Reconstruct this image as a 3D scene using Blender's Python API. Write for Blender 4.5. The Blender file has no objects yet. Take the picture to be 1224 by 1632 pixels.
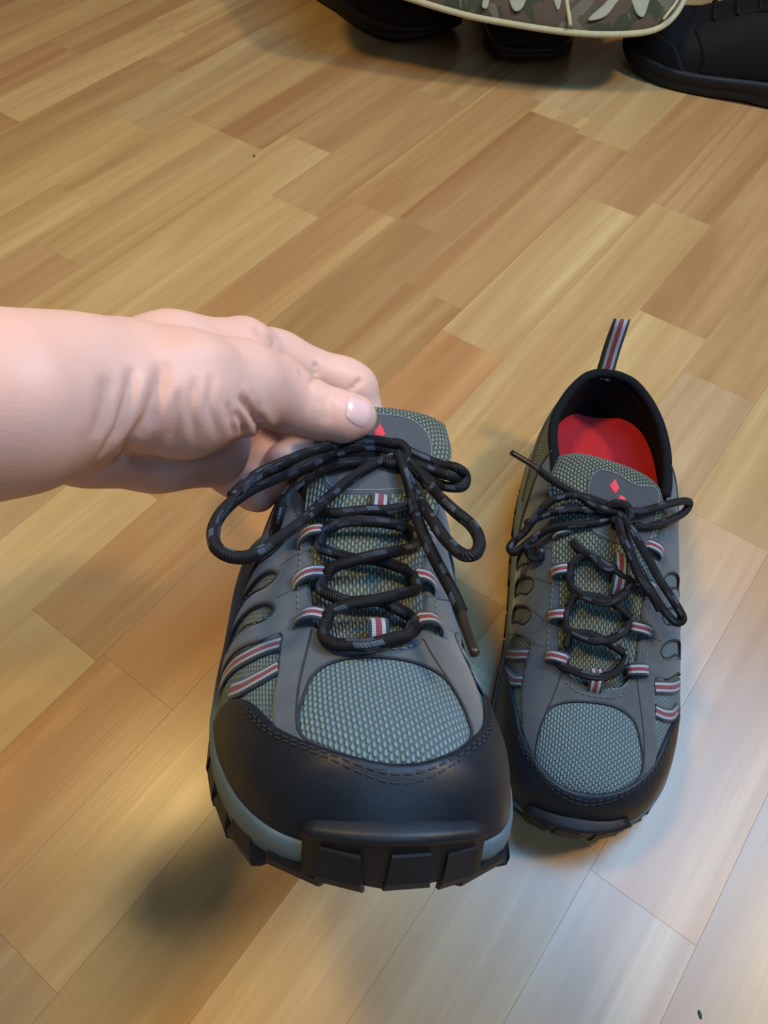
import bpy, math, random
import numpy as np
from mathutils import Vector, Matrix
from mathutils.geometry import delaunay_2d_cdt
random.seed(7); np.random.seed(7)
SC = bpy.context.scene
COL = SC.collection
# ------------------------------------------------------------ camera
FPX, PITCH, ROLL, CAMH = 1309.0, math.radians(53.98), math.radians(0.209), 0.5
cam = bpy.data.cameras.new('camera'); camo = bpy.data.objects.new('camera', cam); COL.objects.link(camo)
cam.sensor_fit = 'HORIZONTAL'; cam.sensor_width = 36.0; cam.lens = 36.0*FPX/1224.0
cam.clip_start = 0.01
camo.location = (0, 0, CAMH)
camo.rotation_euler = (Matrix.Rotation(math.pi/2-PITCH, 3, 'X') @ Matrix.Rotation(ROLL, 3, 'Z')).to_euler()
SC.camera = camo
# ------------------------------------------------------------ world, lights, exposure
world = bpy.data.worlds.new('world'); SC.world = world; world.use_nodes = True
wb = world.node_tree.nodes['Background']; wb.inputs[0].default_value = (1.0, 0.84, 0.62, 1); wb.inputs[1].default_value = 0.12
def area(name, loc, target, size, energy, color, shape='RECTANGLE', sy=None):
    l = bpy.data.lights.new(name, 'AREA'); l.shape = shape; l.size = size; l.size_y = sy or size
    l.energy = energy; l.color = color
    o = bpy.data.objects.new(name, l); COL.objects.link(o); o.location = loc
    o.rotation_euler = (Vector(target)-Vector(loc)).to_track_quat('-Z', 'Y').to_euler()
    return o
area('window_daylight', (0.55, 0.48, 1.20), (0.15, 0.15, 0), 0.55, 18, (0.15, 0.50, 1.0), sy=0.7)
area('window_behind', (0.45, -1.0, 1.70), (0.0, 0.1, 0.1), 0.8, 10, (0.22, 0.55, 1.0), sy=0.9)
area('ceiling_lamp', (-0.42, 0.50, 1.40), (0.0, 0.36, 0), 0.2, 11, (1.0, 0.70, 0.27))
area('hall_lamp', (1.30, 0.32, 1.80), (0.0, 0.30, 0), 0.2, 23, (1.0, 0.69, 0.27))
SC.view_settings.view_transform = 'Standard'; SC.view_settings.look = 'None'
SC.view_settings.exposure = 0.0; SC.view_settings.gamma = 1.0
SC.view_settings.use_curve_mapping = False
# ------------------------------------------------------------ helpers
def link(name, me, mat=None, parent=None, smooth=True):
    if me.materials and mat is None: pass
    elif mat is not None: me.materials.clear(); me.materials.append(mat)
    if smooth: me.polygons.foreach_set('use_smooth', [True]*len(me.polygons))
    o = bpy.data.objects.new(name, me); COL.objects.link(o)
    if parent is not None: o.parent = parent
    return o
def mesh(name, V, Fc, uv=None):
    me = bpy.data.meshes.new(name); me.from_pydata([tuple(map(float, v)) for v in V], [], [tuple(int(i) for i in f) for f in Fc])
    if uv is not None:
        l = me.uv_layers.new(name='UVMap'); idx = np.zeros(len(me.loops), int); me.loops.foreach_get('vertex_index', idx)
        l.data.foreach_set('uv', np.asarray(uv, float)[idx].ravel())
    me.update(); return me
def empty(name, label, cat, loc=(0, 0, 0), group=None, mat=None):
    o = bpy.data.objects.new(name, None); COL.objects.link(o); o.empty_display_size = 0.02
    if mat is not None: o.matrix_world = mat
    else: o.location = loc
    o['label'] = label; o['category'] = cat
    if group: o['group'] = group
    return o
def grid_faces(n, m, closed_n=False, closed_m=False):
    f = []
    for i in range(n if closed_n else n-1):
        for j in range(m if closed_m else m-1):
            a = i*m+j; b = ((i+1) % n)*m+j; c = ((i+1) % n)*m+(j+1) % m; d = i*m+(j+1) % m
            f.append((a, b, c, d))
    return f
def resample(P, step, closed=False):
    P = np.asarray(P, float)
    if closed: P = np.vstack([P, P[:1]])
    d = np.r_[0, np.cumsum(np.linalg.norm(np.diff(P, axis=0), axis=1))]
    n = max(3, int(d[-1]/step)+1); s = np.linspace(0, d[-1], n+1 if closed else n)
    if closed: s = s[:-1]
    return np.stack([np.interp(s, d, P[:, k]) for k in range(P.shape[1])], 1)
def catmull(P, n=8, closed=False):
    P = np.asarray(P, float)
    Q = np.vstack([P[-1:], P, P[:2]]) if closed else np.vstack([2*P[0]-P[1], P, 2*P[-1]-P[-2]])
    out = []
    for i in range(1, len(Q)-2):
        p0, p1, p2, p3 = Q[i-1], Q[i], Q[i+1], Q[i+2]
        for t in np.linspace(0, 1, n, endpoint=False):
            out.append(.5*((2*p1)+(p2-p0)*t+(2*p0-5*p1+4*p2-p3)*t*t+(3*p1-p0-3*p2+p3)*t**3))
    if not closed: out.append(P[-1])
    return np.array(out)
def frames(P, closed=False):
    T = np.gradient(P, axis=0) if not closed else (np.roll(P, -1, 0)-np.roll(P, 1, 0))
    T /= np.linalg.norm(T, axis=1, keepdims=True)+1e-12
    n = np.cross(T[0], [0.13, 0.21, 0.97]); n /= np.linalg.norm(n); N = [n]
    for i in range(1, len(P)):
        n = N[-1]-T[i]*(N[-1]@T[i]); n /= np.linalg.norm(n)+1e-12; N.append(n)
    N = np.array(N); return T, N, np.cross(T, N)
def tube_data(P, r, k=10, closed=False, cap=True, off=0):
    P = np.asarray(P, float); T, N, B = frames(P, closed)
    r = np.broadcast_to(np.asarray(r, float), (len(P),))
    ang = np.linspace(0, 2*math.pi, k, endpoint=False)
    V = (P[:, None]+r[:, None, None]*(np.cos(ang)[None, :, None]*N[:, None]+np.sin(ang)[None, :, None]*B[:, None])).reshape(-1, 3)
    s = np.r_[0, np.cumsum(np.linalg.norm(np.diff(P, axis=0), axis=1))]*1000
    uv = np.stack([np.repeat(s, k), np.tile(ang/(2*math.pi), len(P))], 1)
    F = [tuple(i+off for i in f) for f in grid_faces(len(P), k, closed, True)]
    if cap and not closed:
        V = np.vstack([V, P[0]-T[0]*r[0]*.5, P[-1]+T[-1]*r[-1]*.5]); uv = np.vstack([uv, [0, 0], [s[-1], 0]])
        n = len(P)*k
        for j in range(k):
            F.append((off+n, off+j, off+(j+1) % k)); F.append((off+n+1, off+(len(P)-1)*k+(j+1) % k, off+(len(P)-1)*k+j))
    return V, F, uv
def tubes(name, curves, r, mat, parent, k=10, mirror=False, closed=False):
    V = np.zeros((0, 3)); F = []; UV = np.zeros((0, 2))
    for i, c in enumerate(curves):
        v, f, u = tube_data(c, r, k, closed=closed, off=len(V)); u = u+[i*37.3, 0]
        V = np.vstack([V, v]); F += f; UV = np.vstack([UV, u])
    return link(name, mesh(name, *mir(V, F, mirror), UV), mat, parent)
def mir(V, F, m):
    V = np.array(V, float)
    if m: V[:, 0] *= -1; F = [tuple(reversed(f)) for f in F]
    return V, F
# ------------------------------------------------------------ materials
def pmat(name, color, rough=.6, spec=.5, sheen=0, coat=0):
    m = bpy.data.materials.new(name); m.use_nodes = True; b = m.node_tree.nodes['Principled BSDF']
    b.inputs['Base Color'].default_value = (*color, 1); b.inputs['Roughness'].default_value = rough
    b.inputs['Specular IOR Level'].default_value = spec; b.inputs['Sheen Weight'].default_value = sheen
    b.inputs['Coat Weight'].default_value = coat
    return m, m.node_tree, b
def nd(nt, t, **k):
    n = nt.nodes.new(t)
    for a, v in k.items():
        if a.startswith('i_'): n.inputs[a[2:].replace('_', ' ')].default_value = v
        else: setattr(n, a, v)
    return n
def ramp(nt, stops, interp='LINEAR'):
    r = nt.nodes.new('ShaderNodeValToRGB'); r.color_ramp.interpolation = interp
    e = r.color_ramp.elements
    while len(e) < len(stops): e.new(.5)
    for x, (p, c) in zip(e, stops): x.position = p; x.color = (*c, 1)
    return r
def mapping(nt, coord, scale=(1, 1, 1), rot=(0, 0, 0), loc=(0, 0, 0)):
    tc = nt.nodes.new('ShaderNodeTexCoord'); mp = nt.nodes.new('ShaderNodeMapping')
    mp.inputs['Scale'].default_value = scale; mp.inputs['Rotation'].default_value = rot; mp.inputs['Location'].default_value = loc
    nt.links.new(tc.outputs[coord], mp.inputs[0]); return mp.outputs[0]
def bump(nt, b, h, strength=.5, dist=.001):
    n = nd(nt, 'ShaderNodeBump'); n.inputs['Strength'].default_value = strength; n.inputs['Distance'].default_value = dist
    nt.links.new(h, n.inputs['Height']); nt.links.new(n.outputs[0], b.inputs['Normal']); return n
def noise(nt, vec, scale, detail=3, rough=.6, dist=0):
    n = nd(nt, 'ShaderNodeTexNoise'); n.inputs['Scale'].default_value = scale; n.inputs['Detail'].default_value = detail
    n.inputs['Roughness'].default_value = rough; n.inputs['Distortion'].default_value = dist
    nt.links.new(vec, n.inputs['Vector']); return n
def mixc(nt, fac, a, b, mode='MIX'):
    n = nd(nt, 'ShaderNodeMix', data_type='RGBA', blend_type=mode)
    for s, v in ((n.inputs[0], fac), (n.inputs[6], a), (n.inputs[7], b)):
        if isinstance(v, bpy.types.NodeSocket): nt.links.new(v, s)
        elif isinstance(v, (int, float)): s.default_value = v
        else: s.default_value = (*v, 1)
    return n.outputs[2]
def knit(name, col, hole, sx=2.9, sy=1.9, strength=.9):
    """knit of small oval cells in offset rows; UV in millimetres"""
    m, nt, b = pmat(name, col, .75, .25, .1)
    tc = nd(nt, 'ShaderNodeTexCoord'); sp = nd(nt, 'ShaderNodeSeparateXYZ'); nt.links.new(tc.outputs['UV'], sp.inputs[0])
    def mt(op, a, b_=None, c=None):
        n = nd(nt, 'ShaderNodeMath', operation=op)
        for k, v in enumerate((a, b_, c)):
            if v is None: continue
            if isinstance(v, (int, float)): n.inputs[k].default_value = v
            else: nt.links.new(v, n.inputs[k])
        return n.outputs[0]
    r = mt('DIVIDE', sp.outputs[0], sy); fr_ = mt('FLOOR', r); odd = mt('MULTIPLY', fr_, .5)
    q = mt('ADD', mt('DIVIDE', sp.outputs[1], sx), odd)
    x = mt('MULTIPLY', mt('SUBTRACT', mt('FRACT', r), .5), 2.0); y = mt('MULTIPLY', mt('SUBTRACT', mt('FRACT', q), .5), 2.0)
    d = mt('SQRT', mt('ADD', mt('MULTIPLY', x, x), mt('POWER', mt('ABSOLUTE', y), 2.6)))
    mr = nd(nt, 'ShaderNodeMapRange', interpolation_type='SMOOTHSTEP'); nt.links.new(d, mr.inputs['Value'])
    mr.inputs['From Min'].default_value = 1.12; mr.inputs['From Max'].default_value = .35
    nz = noise(nt, mapping(nt, 'UV'), .10, 3)
    lo = mixc(nt, nz.outputs[0], [c*.80 for c in col], [c*1.2 for c in col])
    nt.links.new(mixc(nt, mr.outputs[0], hole, lo), b.inputs['Base Color'])
    bump(nt, b, mr.outputs[0], strength, .0011); return m
def suede(name, col, amt=.35):
    m, nt, b = pmat(name, col, .9, .25, .35)
    v = mapping(nt, 'UV'); n1 = noise(nt, v, .09, 4); n2 = noise(nt, v, 2.2, 2)
    c = mixc(nt, n1.outputs[0], [x*(1-amt) for x in col], [x*(1+amt) for x in col]); nt.links.new(c, b.inputs['Base Color'])
    bump(nt, b, n2.outputs[0], .35, .0006); return m
def rubber(name, col, rough=.5, spec=.45):
    m, nt, b = pmat(name, col, rough, spec)
    v = mapping(nt, 'Object'); n = noise(nt, v, 60, 4); n2 = noise(nt, v, 900, 2)
    c = mixc(nt, n.outputs[0], [x*.7 for x in col], [x*1.35 for x in col]); nt.links.new(c, b.inputs['Base Color'])
    r = nd(nt, 'ShaderNodeMapRange'); r.inputs['To Min'].default_value = rough-.12; r.inputs['To Max'].default_value = rough+.15
    nt.links.new(n.outputs[0], r.inputs['Value']); nt.links.new(r.outputs[0], b.inputs['Roughness'])
    bump(nt, b, n2.outputs[0], .15, .0004); return m
def webbing(name):
    m, nt, b = pmat(name, (.3, .3, .3), .8, .3, .2)
    tc = nd(nt, 'ShaderNodeTexCoord'); sp = nd(nt, 'ShaderNodeSeparateXYZ'); nt.links.new(tc.outputs['UV'], sp.inputs[0])
    navy, gr, red = (.015, .025, .050), (.33, .35, .37), (.25, .03, .05)
    r = ramp(nt, [(0, navy), (.16, gr), (.36, (.05, .03, .05)), (.41, red), (.59, (.05, .03, .05)), (.64, gr), (.84, navy)], 'CONSTANT')
    nt.links.new(sp.outputs[1], r.inputs[0])
    w = nd(nt, 'ShaderNodeTexWave'); w.inputs['Scale'].default_value = .42; w.bands_direction = 'X'; nt.links.new(tc.outputs['UV'], w.inputs['Vector'])
    c = mixc(nt, .28, r.outputs[0], mixc(nt, w.outputs[1], (0, 0, 0), r.outputs[0])); nt.links.new(c, b.inputs['Base Color'])
    bump(nt, b, w.outputs[1], .4, .0005); return m
def lace_mat():
    m, nt, b = pmat('lace_cord', (.02, .018, .018), .6, .25, .0)
    tc = nd(nt, 'ShaderNodeTexCoord'); sp = nd(nt, 'ShaderNodeSeparateXYZ'); nt.links.new(tc.outputs['UV'], sp.inputs[0])
    k = nd(nt, 'ShaderNodeMath', operation='MULTIPLY'); k.inputs[1].default_value = 6.0; nt.links.new(sp.outputs[1], k.inputs[0])
    k2 = nd(nt, 'ShaderNodeMath', operation='ADD'); nt.links.new(k.outputs[0], k2.inputs[0]); nt.links.new(sp.outputs[0], k2.inputs[1])
    cb = nd(nt, 'ShaderNodeCombineXYZ'); nt.links.new(k2.outputs[0], cb.inputs[0]); nt.links.new(k.outputs[0], cb.inputs[1])
    br = nd(nt, 'ShaderNodeTexBrick'); nt.links.new(cb.outputs[0], br.inputs['Vector'])
    br.inputs['Scale'].default_value = 1; br.inputs['Brick Width'].default_value = 5.0; br.inputs['Row Height'].default_value = 1.0
    br.inputs['Mortar Size'].default_value = .12; br.inputs['Mortar Smooth'].default_value = .6; br.inputs['Bias'].default_value = -.72
    br.inputs['Color1'].default_value = (.007, .007, .009, 1); br.inputs['Color2'].default_value = (.22, .29, .42, 1); br.inputs['Mortar'].default_value = (.004, .004, .005, 1)
    nt.links.new(br.outputs['Color'], b.inputs['Base Color'])
    w = nd(nt, 'ShaderNodeTexWave'); w.inputs['Scale'].default_value = .35; nt.links.new(cb.outputs[0], w.inputs['Vector'])
    bump(nt, b, w.outputs[1], .5, .0006); return m
M = {}
M['mesh'] = knit('grey_mesh_fabric', (.145, .20, .205), (.055, .078, .085), 2.6, 1.5, .7)
M['mesh_big'] = knit('toe_mesh_fabric', (.15, .225, .25), (.07, .115, .13), 2.9, 1.7, .9)
M['tongue'] = knit('tongue_mesh_fabric', (.165, .20, .17), (.05, .058, .042), 3.0, 1.7, .9)
M['suede'] = suede('grey_suede', (.062, .073, .084))
M['suede2'] = suede('dark_grey_suede', (.055, .062, .070))
M['cap'] = rubber('black_toe_rubber', (.007, .011, .018), .45, .32)
M['sole'] = rubber('dark_sole_rubber', (.008, .010, .015), .48, .38)
M['midsole'] = rubber('grey_foam', (.085, .13, .155), .6, .35)
M['lining'] = pmat('black_lining', (.006, .007, .010), .95, .15)[0]
M['insole'] = suede('red_insole', (.38, .006, .010), .25)
M['patch'] = suede('dark_grey_patch', (.055, .062, .072), .2)
M['red'] = pmat('red_print', (.62, .03, .05), .6)[0]
M['darkred'] = pmat('dark_print', (.10, .01, .012), .7)[0]
M['thread'] = pmat('grey_thread', (.16, .18, .20), .7)[0]
M['seam'] = pmat('dark_seam', (.018, .022, .03), .8)[0]
M['web'] = webbing('striped_webbing'); M['lace'] = lace_mat()
M['aglet'] = pmat('brown_plastic', (.022, .016, .013), .3)[0]
M['black'] = pmat('black_leather', (.004, .004, .005), .7, .2)[0]
M['blacksole'] = rubber('black_sole', (.005, .006, .008), .55, .35)
# ------------------------------------------------------------ shoe last surface
def pchip(xs,ys,x):
    xs=np.asarray(xs,float);ys=np.asarray(ys,float);x=np.asarray(x,float)
    h=np.diff(xs);d=np.diff(ys)/h
    m=np.zeros(len(xs))
    for i in range(1,len(xs)-1):
        if d[i-1]*d[i]>0:
            w1=2*h[i]+h[i-1];w2=h[i]+2*h[i-1];m[i]=(w1+w2)/(w1/d[i-1]+w2/d[i])
    m[0]=d[0];m[-1]=d[-1]
    i=np.clip(np.searchsorted(xs,x,side='right')-1,0,len(xs)-2)
    t=(x-xs[i])/h[i]
    return ((2*t**3-3*t*t+1)*ys[i]+(t**3-2*t*t+t)*h[i]*m[i]+(-2*t**3+3*t*t)*ys[i+1]+(t**3-t*t)*h[i]*m[i+1])
Y0,Y1=.0175,.322
_tv=np.linspace(0,1,401);_r=(1-np.exp(-_tv/.07))*(1-np.exp(-(1-_tv)/.06));_c=np.concatenate([[0],np.cumsum((_r[1:]+_r[:-1])/2)]);_c/=_c[-1]
def y_of_v(v): return Y0+(Y1-Y0)*np.interp(v,_tv,_c)
def v_of_y(y): return np.interp((np.asarray(y)-Y0)/(Y1-Y0),_c,_tv)
# y, medial half width, lateral half width, top height above floor
UP=[(.0175,0,0,.028),(.0200,.016,.0145,.0385),(.0245,.0275,.024,.0480),(.031,.037,.0335,.0545),(.045,.0445,.043,.0590),(.065,.049,.0505,.0625),(.085,.0500,.0550,.0660),(.105,.0485,.0570,.0710),(.13,.0460,.0570,.0820),(.16,.0455,.0560,.0940),(.19,.0465,.0550,.1020),(.22,.0470,.0540,.1070),(.25,.0455,.0520,.1080),(.275,.0420,.0490,.1065),(.295,.0350,.0430,.1040),(.310,.0250,.0320,.0990),(.318,.0140,.0180,.0860),(.322,0,0,.055)]
UP=np.array(UP);_uv=v_of_y(UP[:,0])
def Wm(v): return pchip(_uv,UP[:,1],v)
def Wl(v): return pchip(_uv,UP[:,2],v)
def Zt(v): return pchip(_uv,UP[:,3],v)
def Zs(y): return np.interp(y,[.013,.04,.08,.12,.17,.22,.26,.322],[.0245,.021,.0175,.018,.021,.024,.026,.028])
def Nn(y,a=0): return np.interp(y,[.013,.05,.1,.15,.19,.24,.322],[2.5,2.5,2.25,2.2,2.35,2.4,2.4])+np.where(np.asarray(a)<0,.45,0)*np.clip(1-np.abs((np.asarray(y)-.17)/.06)**2,0,1)
BEND=[0.]
def Xc(y): return -BEND[0]*(np.sqrt(np.maximum(0,np.asarray(y)-.12)**2+.0004)-.02)*(np.asarray(y)>.12)+np.interp(y,[.013,.05,.1,.16,.22,.322],[-.004,-.001,0,0,.001,.001])
def S(a,v):
    """upper surface; a in [-1,1] medial->lateral, v in [0,1] toe->heel"""
    a=np.asarray(a,float);v=np.asarray(v,float);a,v=np.broadcast_arrays(a,v)
    y=y_of_v(v);th=np.abs(a)*np.pi/2;n=Nn(y,a);W=np.where(a<0,Wm(v),Wl(v))
    x=np.sign(a)*W*np.sin(th)**(2/n)+Xc(y)
    zs=Zs(y);zt=Zt(v)
    zs=np.minimum(zs,zt)
    z=zs+(zt-zs)*np.clip(np.cos(th),0,1)**(2/n)
    return np.stack([x,y,z],-1)
def Nrm(a,v,e=1e-3):
    a=np.clip(a,-.985,.985);v=np.clip(v,.012,.988)
    a1,a2=a-e,a+e
    # avoid kink at a=0
    du=S(a2,v)-S(a1,v);dv=S(a,v+e)-S(a,v-e)
    n=np.cross(du,dv);return n/np.linalg.norm(n,axis=-1,keepdims=True)
def Soff(a,v,h): return S(a,v)+Nrm(a,v)*np.asarray(h)[...,None]
# ------------------------------------------------------------ floor
def wood():
    m, nt, b = pmat('beech_laminate', (.5, .3, .15), .33, .5, 0, .0)
    oi = nd(nt, 'ShaderNodeObjectInfo'); tc = nd(nt, 'ShaderNodeTexCoord')
    ofs = nd(nt, 'ShaderNodeMath', operation='MULTIPLY'); ofs.inputs[1].default_value = 37.0; nt.links.new(oi.outputs['Random'], ofs.inputs[0])
    ad = nd(nt, 'ShaderNodeVectorMath', operation='ADD'); cb = nd(nt, 'ShaderNodeCombineXYZ')
    for i in range(3): nt.links.new(ofs.outputs[0], cb.inputs[i])
    nt.links.new(tc.outputs['Object'], ad.inputs[0]); nt.links.new(cb.outputs[0], ad.inputs[1])
    def mp(sc):
        n = nd(nt, 'ShaderNodeMapping'); n.inputs['Scale'].default_value = sc; nt.links.new(ad.outputs[0], n.inputs[0]); return n.outputs[0]
    big = noise(nt, mp((1.5, 20, 1)), 1.0, 3, .55, .9)
    mid = noise(nt, mp((2.6, 75, 1)), 1.0, 4, .6, .7)
    fine = noise(nt, mp((22, 420, 1)), 1.0, 3, .6, .3)
    # cathedral figure: rings of a distorted stretched distance field
    w = nd(nt, 'ShaderNodeTexWave', wave_type='RINGS'); w.inputs['Scale'].default_value = 1.0; w.inputs['Distortion'].default_value = 5.0; w.inputs['Detail'].default_value = 3; w.inputs['Detail Scale'].default_value = .8
    nt.links.new(mp((1.6, 16, 1)), w.inputs['Vector'])
    base = oi.outputs['Color']
    dark = mixc(nt, 1, base, (.74, .62, .54), 'MULTIPLY'); lite = mixc(nt, 1, base, (1.14, 1.17, 1.18), 'MULTIPLY')
    r1 = ramp(nt, [(.30, (0, 0, 0)), (.68, (1, 1, 1))]); nt.links.new(big.outputs[0], r1.inputs[0])
    c = mixc(nt, r1.outputs[0], dark, lite)
    r2 = ramp(nt, [(.35, (0, 0, 0)), (.65, (1, 1, 1))]); nt.links.new(mid.outputs[0], r2.inputs[0])
    c = mixc(nt, mixc(nt, 1, r2.outputs[0], (.34, .34, .34), 'MULTIPLY'), c, dark)
    r3 = ramp(nt, [(.40, (0, 0, 0)), (.62, (1, 1, 1))]); nt.links.new(fine.outputs[0], r3.inputs[0])
    c = mixc(nt, mixc(nt, 1, r3.outputs[0], (.20, .20, .20), 'MULTIPLY'), c, dark)
    rw = ramp(nt, [(.0, (1, 1, 1)), (.22, (0, 0, 0))]); nt.links.new(w.outputs[1], rw.inputs[0])
    gate = ramp(nt, [(.50, (0, 0, 0)), (.70, (.55, .55, .55))]); gn = noise(nt, mp((1.1, 5, 1)), 1.0, 1); nt.links.new(gn.outputs[0], gate.inputs[0])
    c = mixc(nt, mixc(nt, 1, rw.outputs[0], gate.outputs[0], 'MULTIPLY'), c, dark)
    nt.links.new(c, b.inputs['Base Color'])
    rr = nd(nt, 'ShaderNodeMapRange'); rr.inputs['To Min'].default_value = .25; rr.inputs['To Max'].default_value = .34; nt.links.new(mid.outputs[0], rr.inputs['Value']); nt.links.new(rr.outputs[0], b.inputs['Roughness'])
    bump(nt, b, fine.outputs[0], .12, .0003)
    return m
M['wood'] = wood(); M['gap'] = pmat('floor_core', (.28, .17, .08), .8)[0]
YAW = math.radians(53.37); K0, KW = -.0940, .06510      # seams: u = K0 + k*KW
ROT = Matrix.Rotation(YAW, 4, 'Z')
def fl(v, u, z=0): return ROT @ Vector((v, u, z))
def box_me(name, x0, x1, y0, y1, z0, z1, bv):
    V = [(x0, y0, z0), (x1, y0, z0), (x1, y1, z0), (x0, y1, z0), (x0, y0, z1-bv), (x1, y0, z1-bv), (x1, y1, z1-bv), (x0, y1, z1-bv), (x0+bv, y0+bv, z1), (x1-bv, y0+bv, z1), (x1-bv, y1-bv, z1), (x0+bv, y1-bv, z1)]
    F = [(3, 2, 1, 0), (0, 1, 5, 4), (1, 2, 6, 5), (2, 3, 7, 6), (3, 0, 4, 7), (4, 5, 9, 8), (5, 6, 10, 9), (6, 7, 11, 10), (7, 4, 8, 11), (8, 9, 10, 11)]
    return mesh(name, V, F)
R0, R1, VA, VB = -14, 26, -1.35, 2.15
fr = link('floor', box_me('floor', VA, VB, K0+R0*KW, K0+R1*KW, -.012, -.0042, 0), M['gap'], None, False); fr.matrix_world = ROT; fr['kind'] = 'structure'
LT, MD, DK, RD, GR = (.510, .375, .195), (.475, .335, .165), (.40, .265, .130), (.415, .255, .125), (.45, .34, .195)
CUTS = {1: [.431], 3: [.616], 4: [-.063, .7765], 5: [.745], 6: [.079, .5185], 7: [.858, .884], 8: [.884], 9: [.549], 10: [.648], 11: [.350, .608], 12: [.426, .608, .828], 16: [.634], -2: [.30], 0: [.16]}
TONE = {}   # (row, index of the block after cut n) -> colour, set block by block
def tone(row, v): 
    for (r, a, b_, c) in TONES:
        if r == row and a <= v < b_: return c
    return None
TONES = [(0, -.5, .16, (.43, .335, .25)), (-1, -.6, .3, (.40, .32, .25)), (-2, -.6, .3, (.42, .33, .25)), (-3, -.6, .4, (.43, .33, .24)), (2, -.5, .4, (.45, .33, .21)), (1, -.5, 0, (.42, .31, .20)),(6, .079, .5185, RD), (6, .5185, .9, (.42, .26, .13)), (6, -.3, .079, LT), (5, .745, 1.1, RD), (4, .7765, 1.2, RD), (5, .3, .745, LT), (4, .3, .7765, MD), (3, .616, 1.0, RD), (3, .2, .616, LT),  # opening entries: pinkish-grey planks, greyed further to stand in for daylight glare
         (1, .431, .9, LT), (1, 0, .431, (.47, .31, .19)), (7, .884, 1.3, GR), (7, .5, .858, (.40, .24, .12)), (7, .858, .884, LT), (8, .884, 1.3, (.40, .28, .16)), (8, .4, .884, (.45, .29, .14)),
         (9, .549, .9, (.44, .28, .14)), (9, .1, .549, LT), (10, .648, 1.1, (.41, .27, .14)), (10, .2, .648, LT), (11, .608, 1.1, (.40, .25, .13)), (11, .35, .608, LT), (11, 0, .35, (.44, .28, .15)), (12, .426, .608, MD), (12, .1, .426, LT),
         (12, .608, .828, DK), (12, .828, 1.3, MD), (16, .634, 1.0, DK), (16, .2, .634, (.42, .25, .13)), (4, -.4, -.063, (.40, .26, .15)), (4, -.063, .3, (.50, .33, .17)), (5, -.3, .3, (.46, .25, .12))]
rng = random.Random(11); WOODS = [LT, MD, DK, RD, GR, MD, LT, (.45, .29, .145)]
for row in range(R0, R1):
    cs = sorted(CUTS.get(row, [])) or [rng.uniform(-.2, .6)]
    lo = cs[0]
    while lo > VA: lo -= rng.choice((.29, .34, .40, .26)); cs.insert(0, lo)
    hi = cs[-1]
    while hi < VB: hi += rng.choice((.27, .33, .40, .30)); cs.append(hi)
    full = [cs[0]]
    for c in cs[1:]:
        if c-full[-1] > .55: full.append((full[-1]+c)/2)
        full.append(c)
    u0 = K0+row*KW
    for a, b_ in zip(full[:-1], full[1:]):
        a2, b2 = max(a, VA), min(b_, VB)
        if b2-a2 < .01: continue
        L = b2-a2; o = link('plank', box_me('plank', 0, L-.0001, .00005, KW-.00005, -.004, 0, .00006), M['wood'], fr, False)
        o.location = (a2, u0, 0)
        c = tone(row, (a2+b2)/2) or rng.choice(WOODS); c = tuple(.82*q+.18*w for q, w in zip(c, (.46, .32, .17))); k = rng.uniform(.96, 1.04); o.color = (c[0]*k, c[1]*k*.96, c[2]*k*.82, 1)
DX = 0.075; DY = 0.309
def dom(pts):            # (a, y) -> metric domain
    p = np.asarray(pts, float); return np.stack([p[:, 0]*DX, v_of_y(p[:, 1])*DY], 1)
_ga = np.linspace(-1, 1, 81); _gv = np.linspace(.005, .995, 90)
def _arc():
    p = S(_ga[:, None], _gv[None, :]); da = np.linalg.norm(np.diff(p, axis=0), axis=2); ca = np.vstack([np.zeros((1, 90)), np.cumsum(da, 0)]); ca -= ca[40]
    c0 = S(np.full(90, .0), _gv); cv = np.r_[0, np.cumsum(np.linalg.norm(np.diff(c0, axis=0), axis=1))]; return ca*1000, cv*1000
_CA, _CV = _arc()
def arc_uv(a, v):
    fa = np.clip((a+1)*40, 0, 79.999); i = fa.astype(int); t = fa-i; fv = np.clip((v-.005)/.99*89, 0, 88.999); j = fv.astype(int); s = fv-j
    u = (_CA[i, j]*(1-t)+_CA[i+1, j]*t)*(1-s)+(_CA[i, j+1]*(1-t)+_CA[i+1, j+1]*t)*s
    return np.stack([u, np.interp(v, _gv, _CV)], 1)
def inside(P, poly):
    x, y = P[:, 0], P[:, 1]; r = np.zeros(len(P), bool); n = len(poly)
    for i in range(n):
        x1, y1 = poly[i]; x2, y2 = poly[(i+1) % n]
        if y1 == y2: continue
        c = ((y1 > y) != (y2 > y)) & (x < (x2-x1)*(y-y1)/(y2-y1)+x1); r ^= c
    return r
def dist(P, poly, closed=True):
    d = np.full(len(P), 1e9); n = len(poly)
    for i in range(n if closed else n-1):
        a = poly[i]; b = poly[(i+1) % n]; ab = b-a; t = np.clip(((P-a)@ab)/(ab@ab+1e-18), 0, 1)
        d = np.minimum(d, np.linalg.norm(P-a-t[:, None]*ab, axis=1))
    return d
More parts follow.
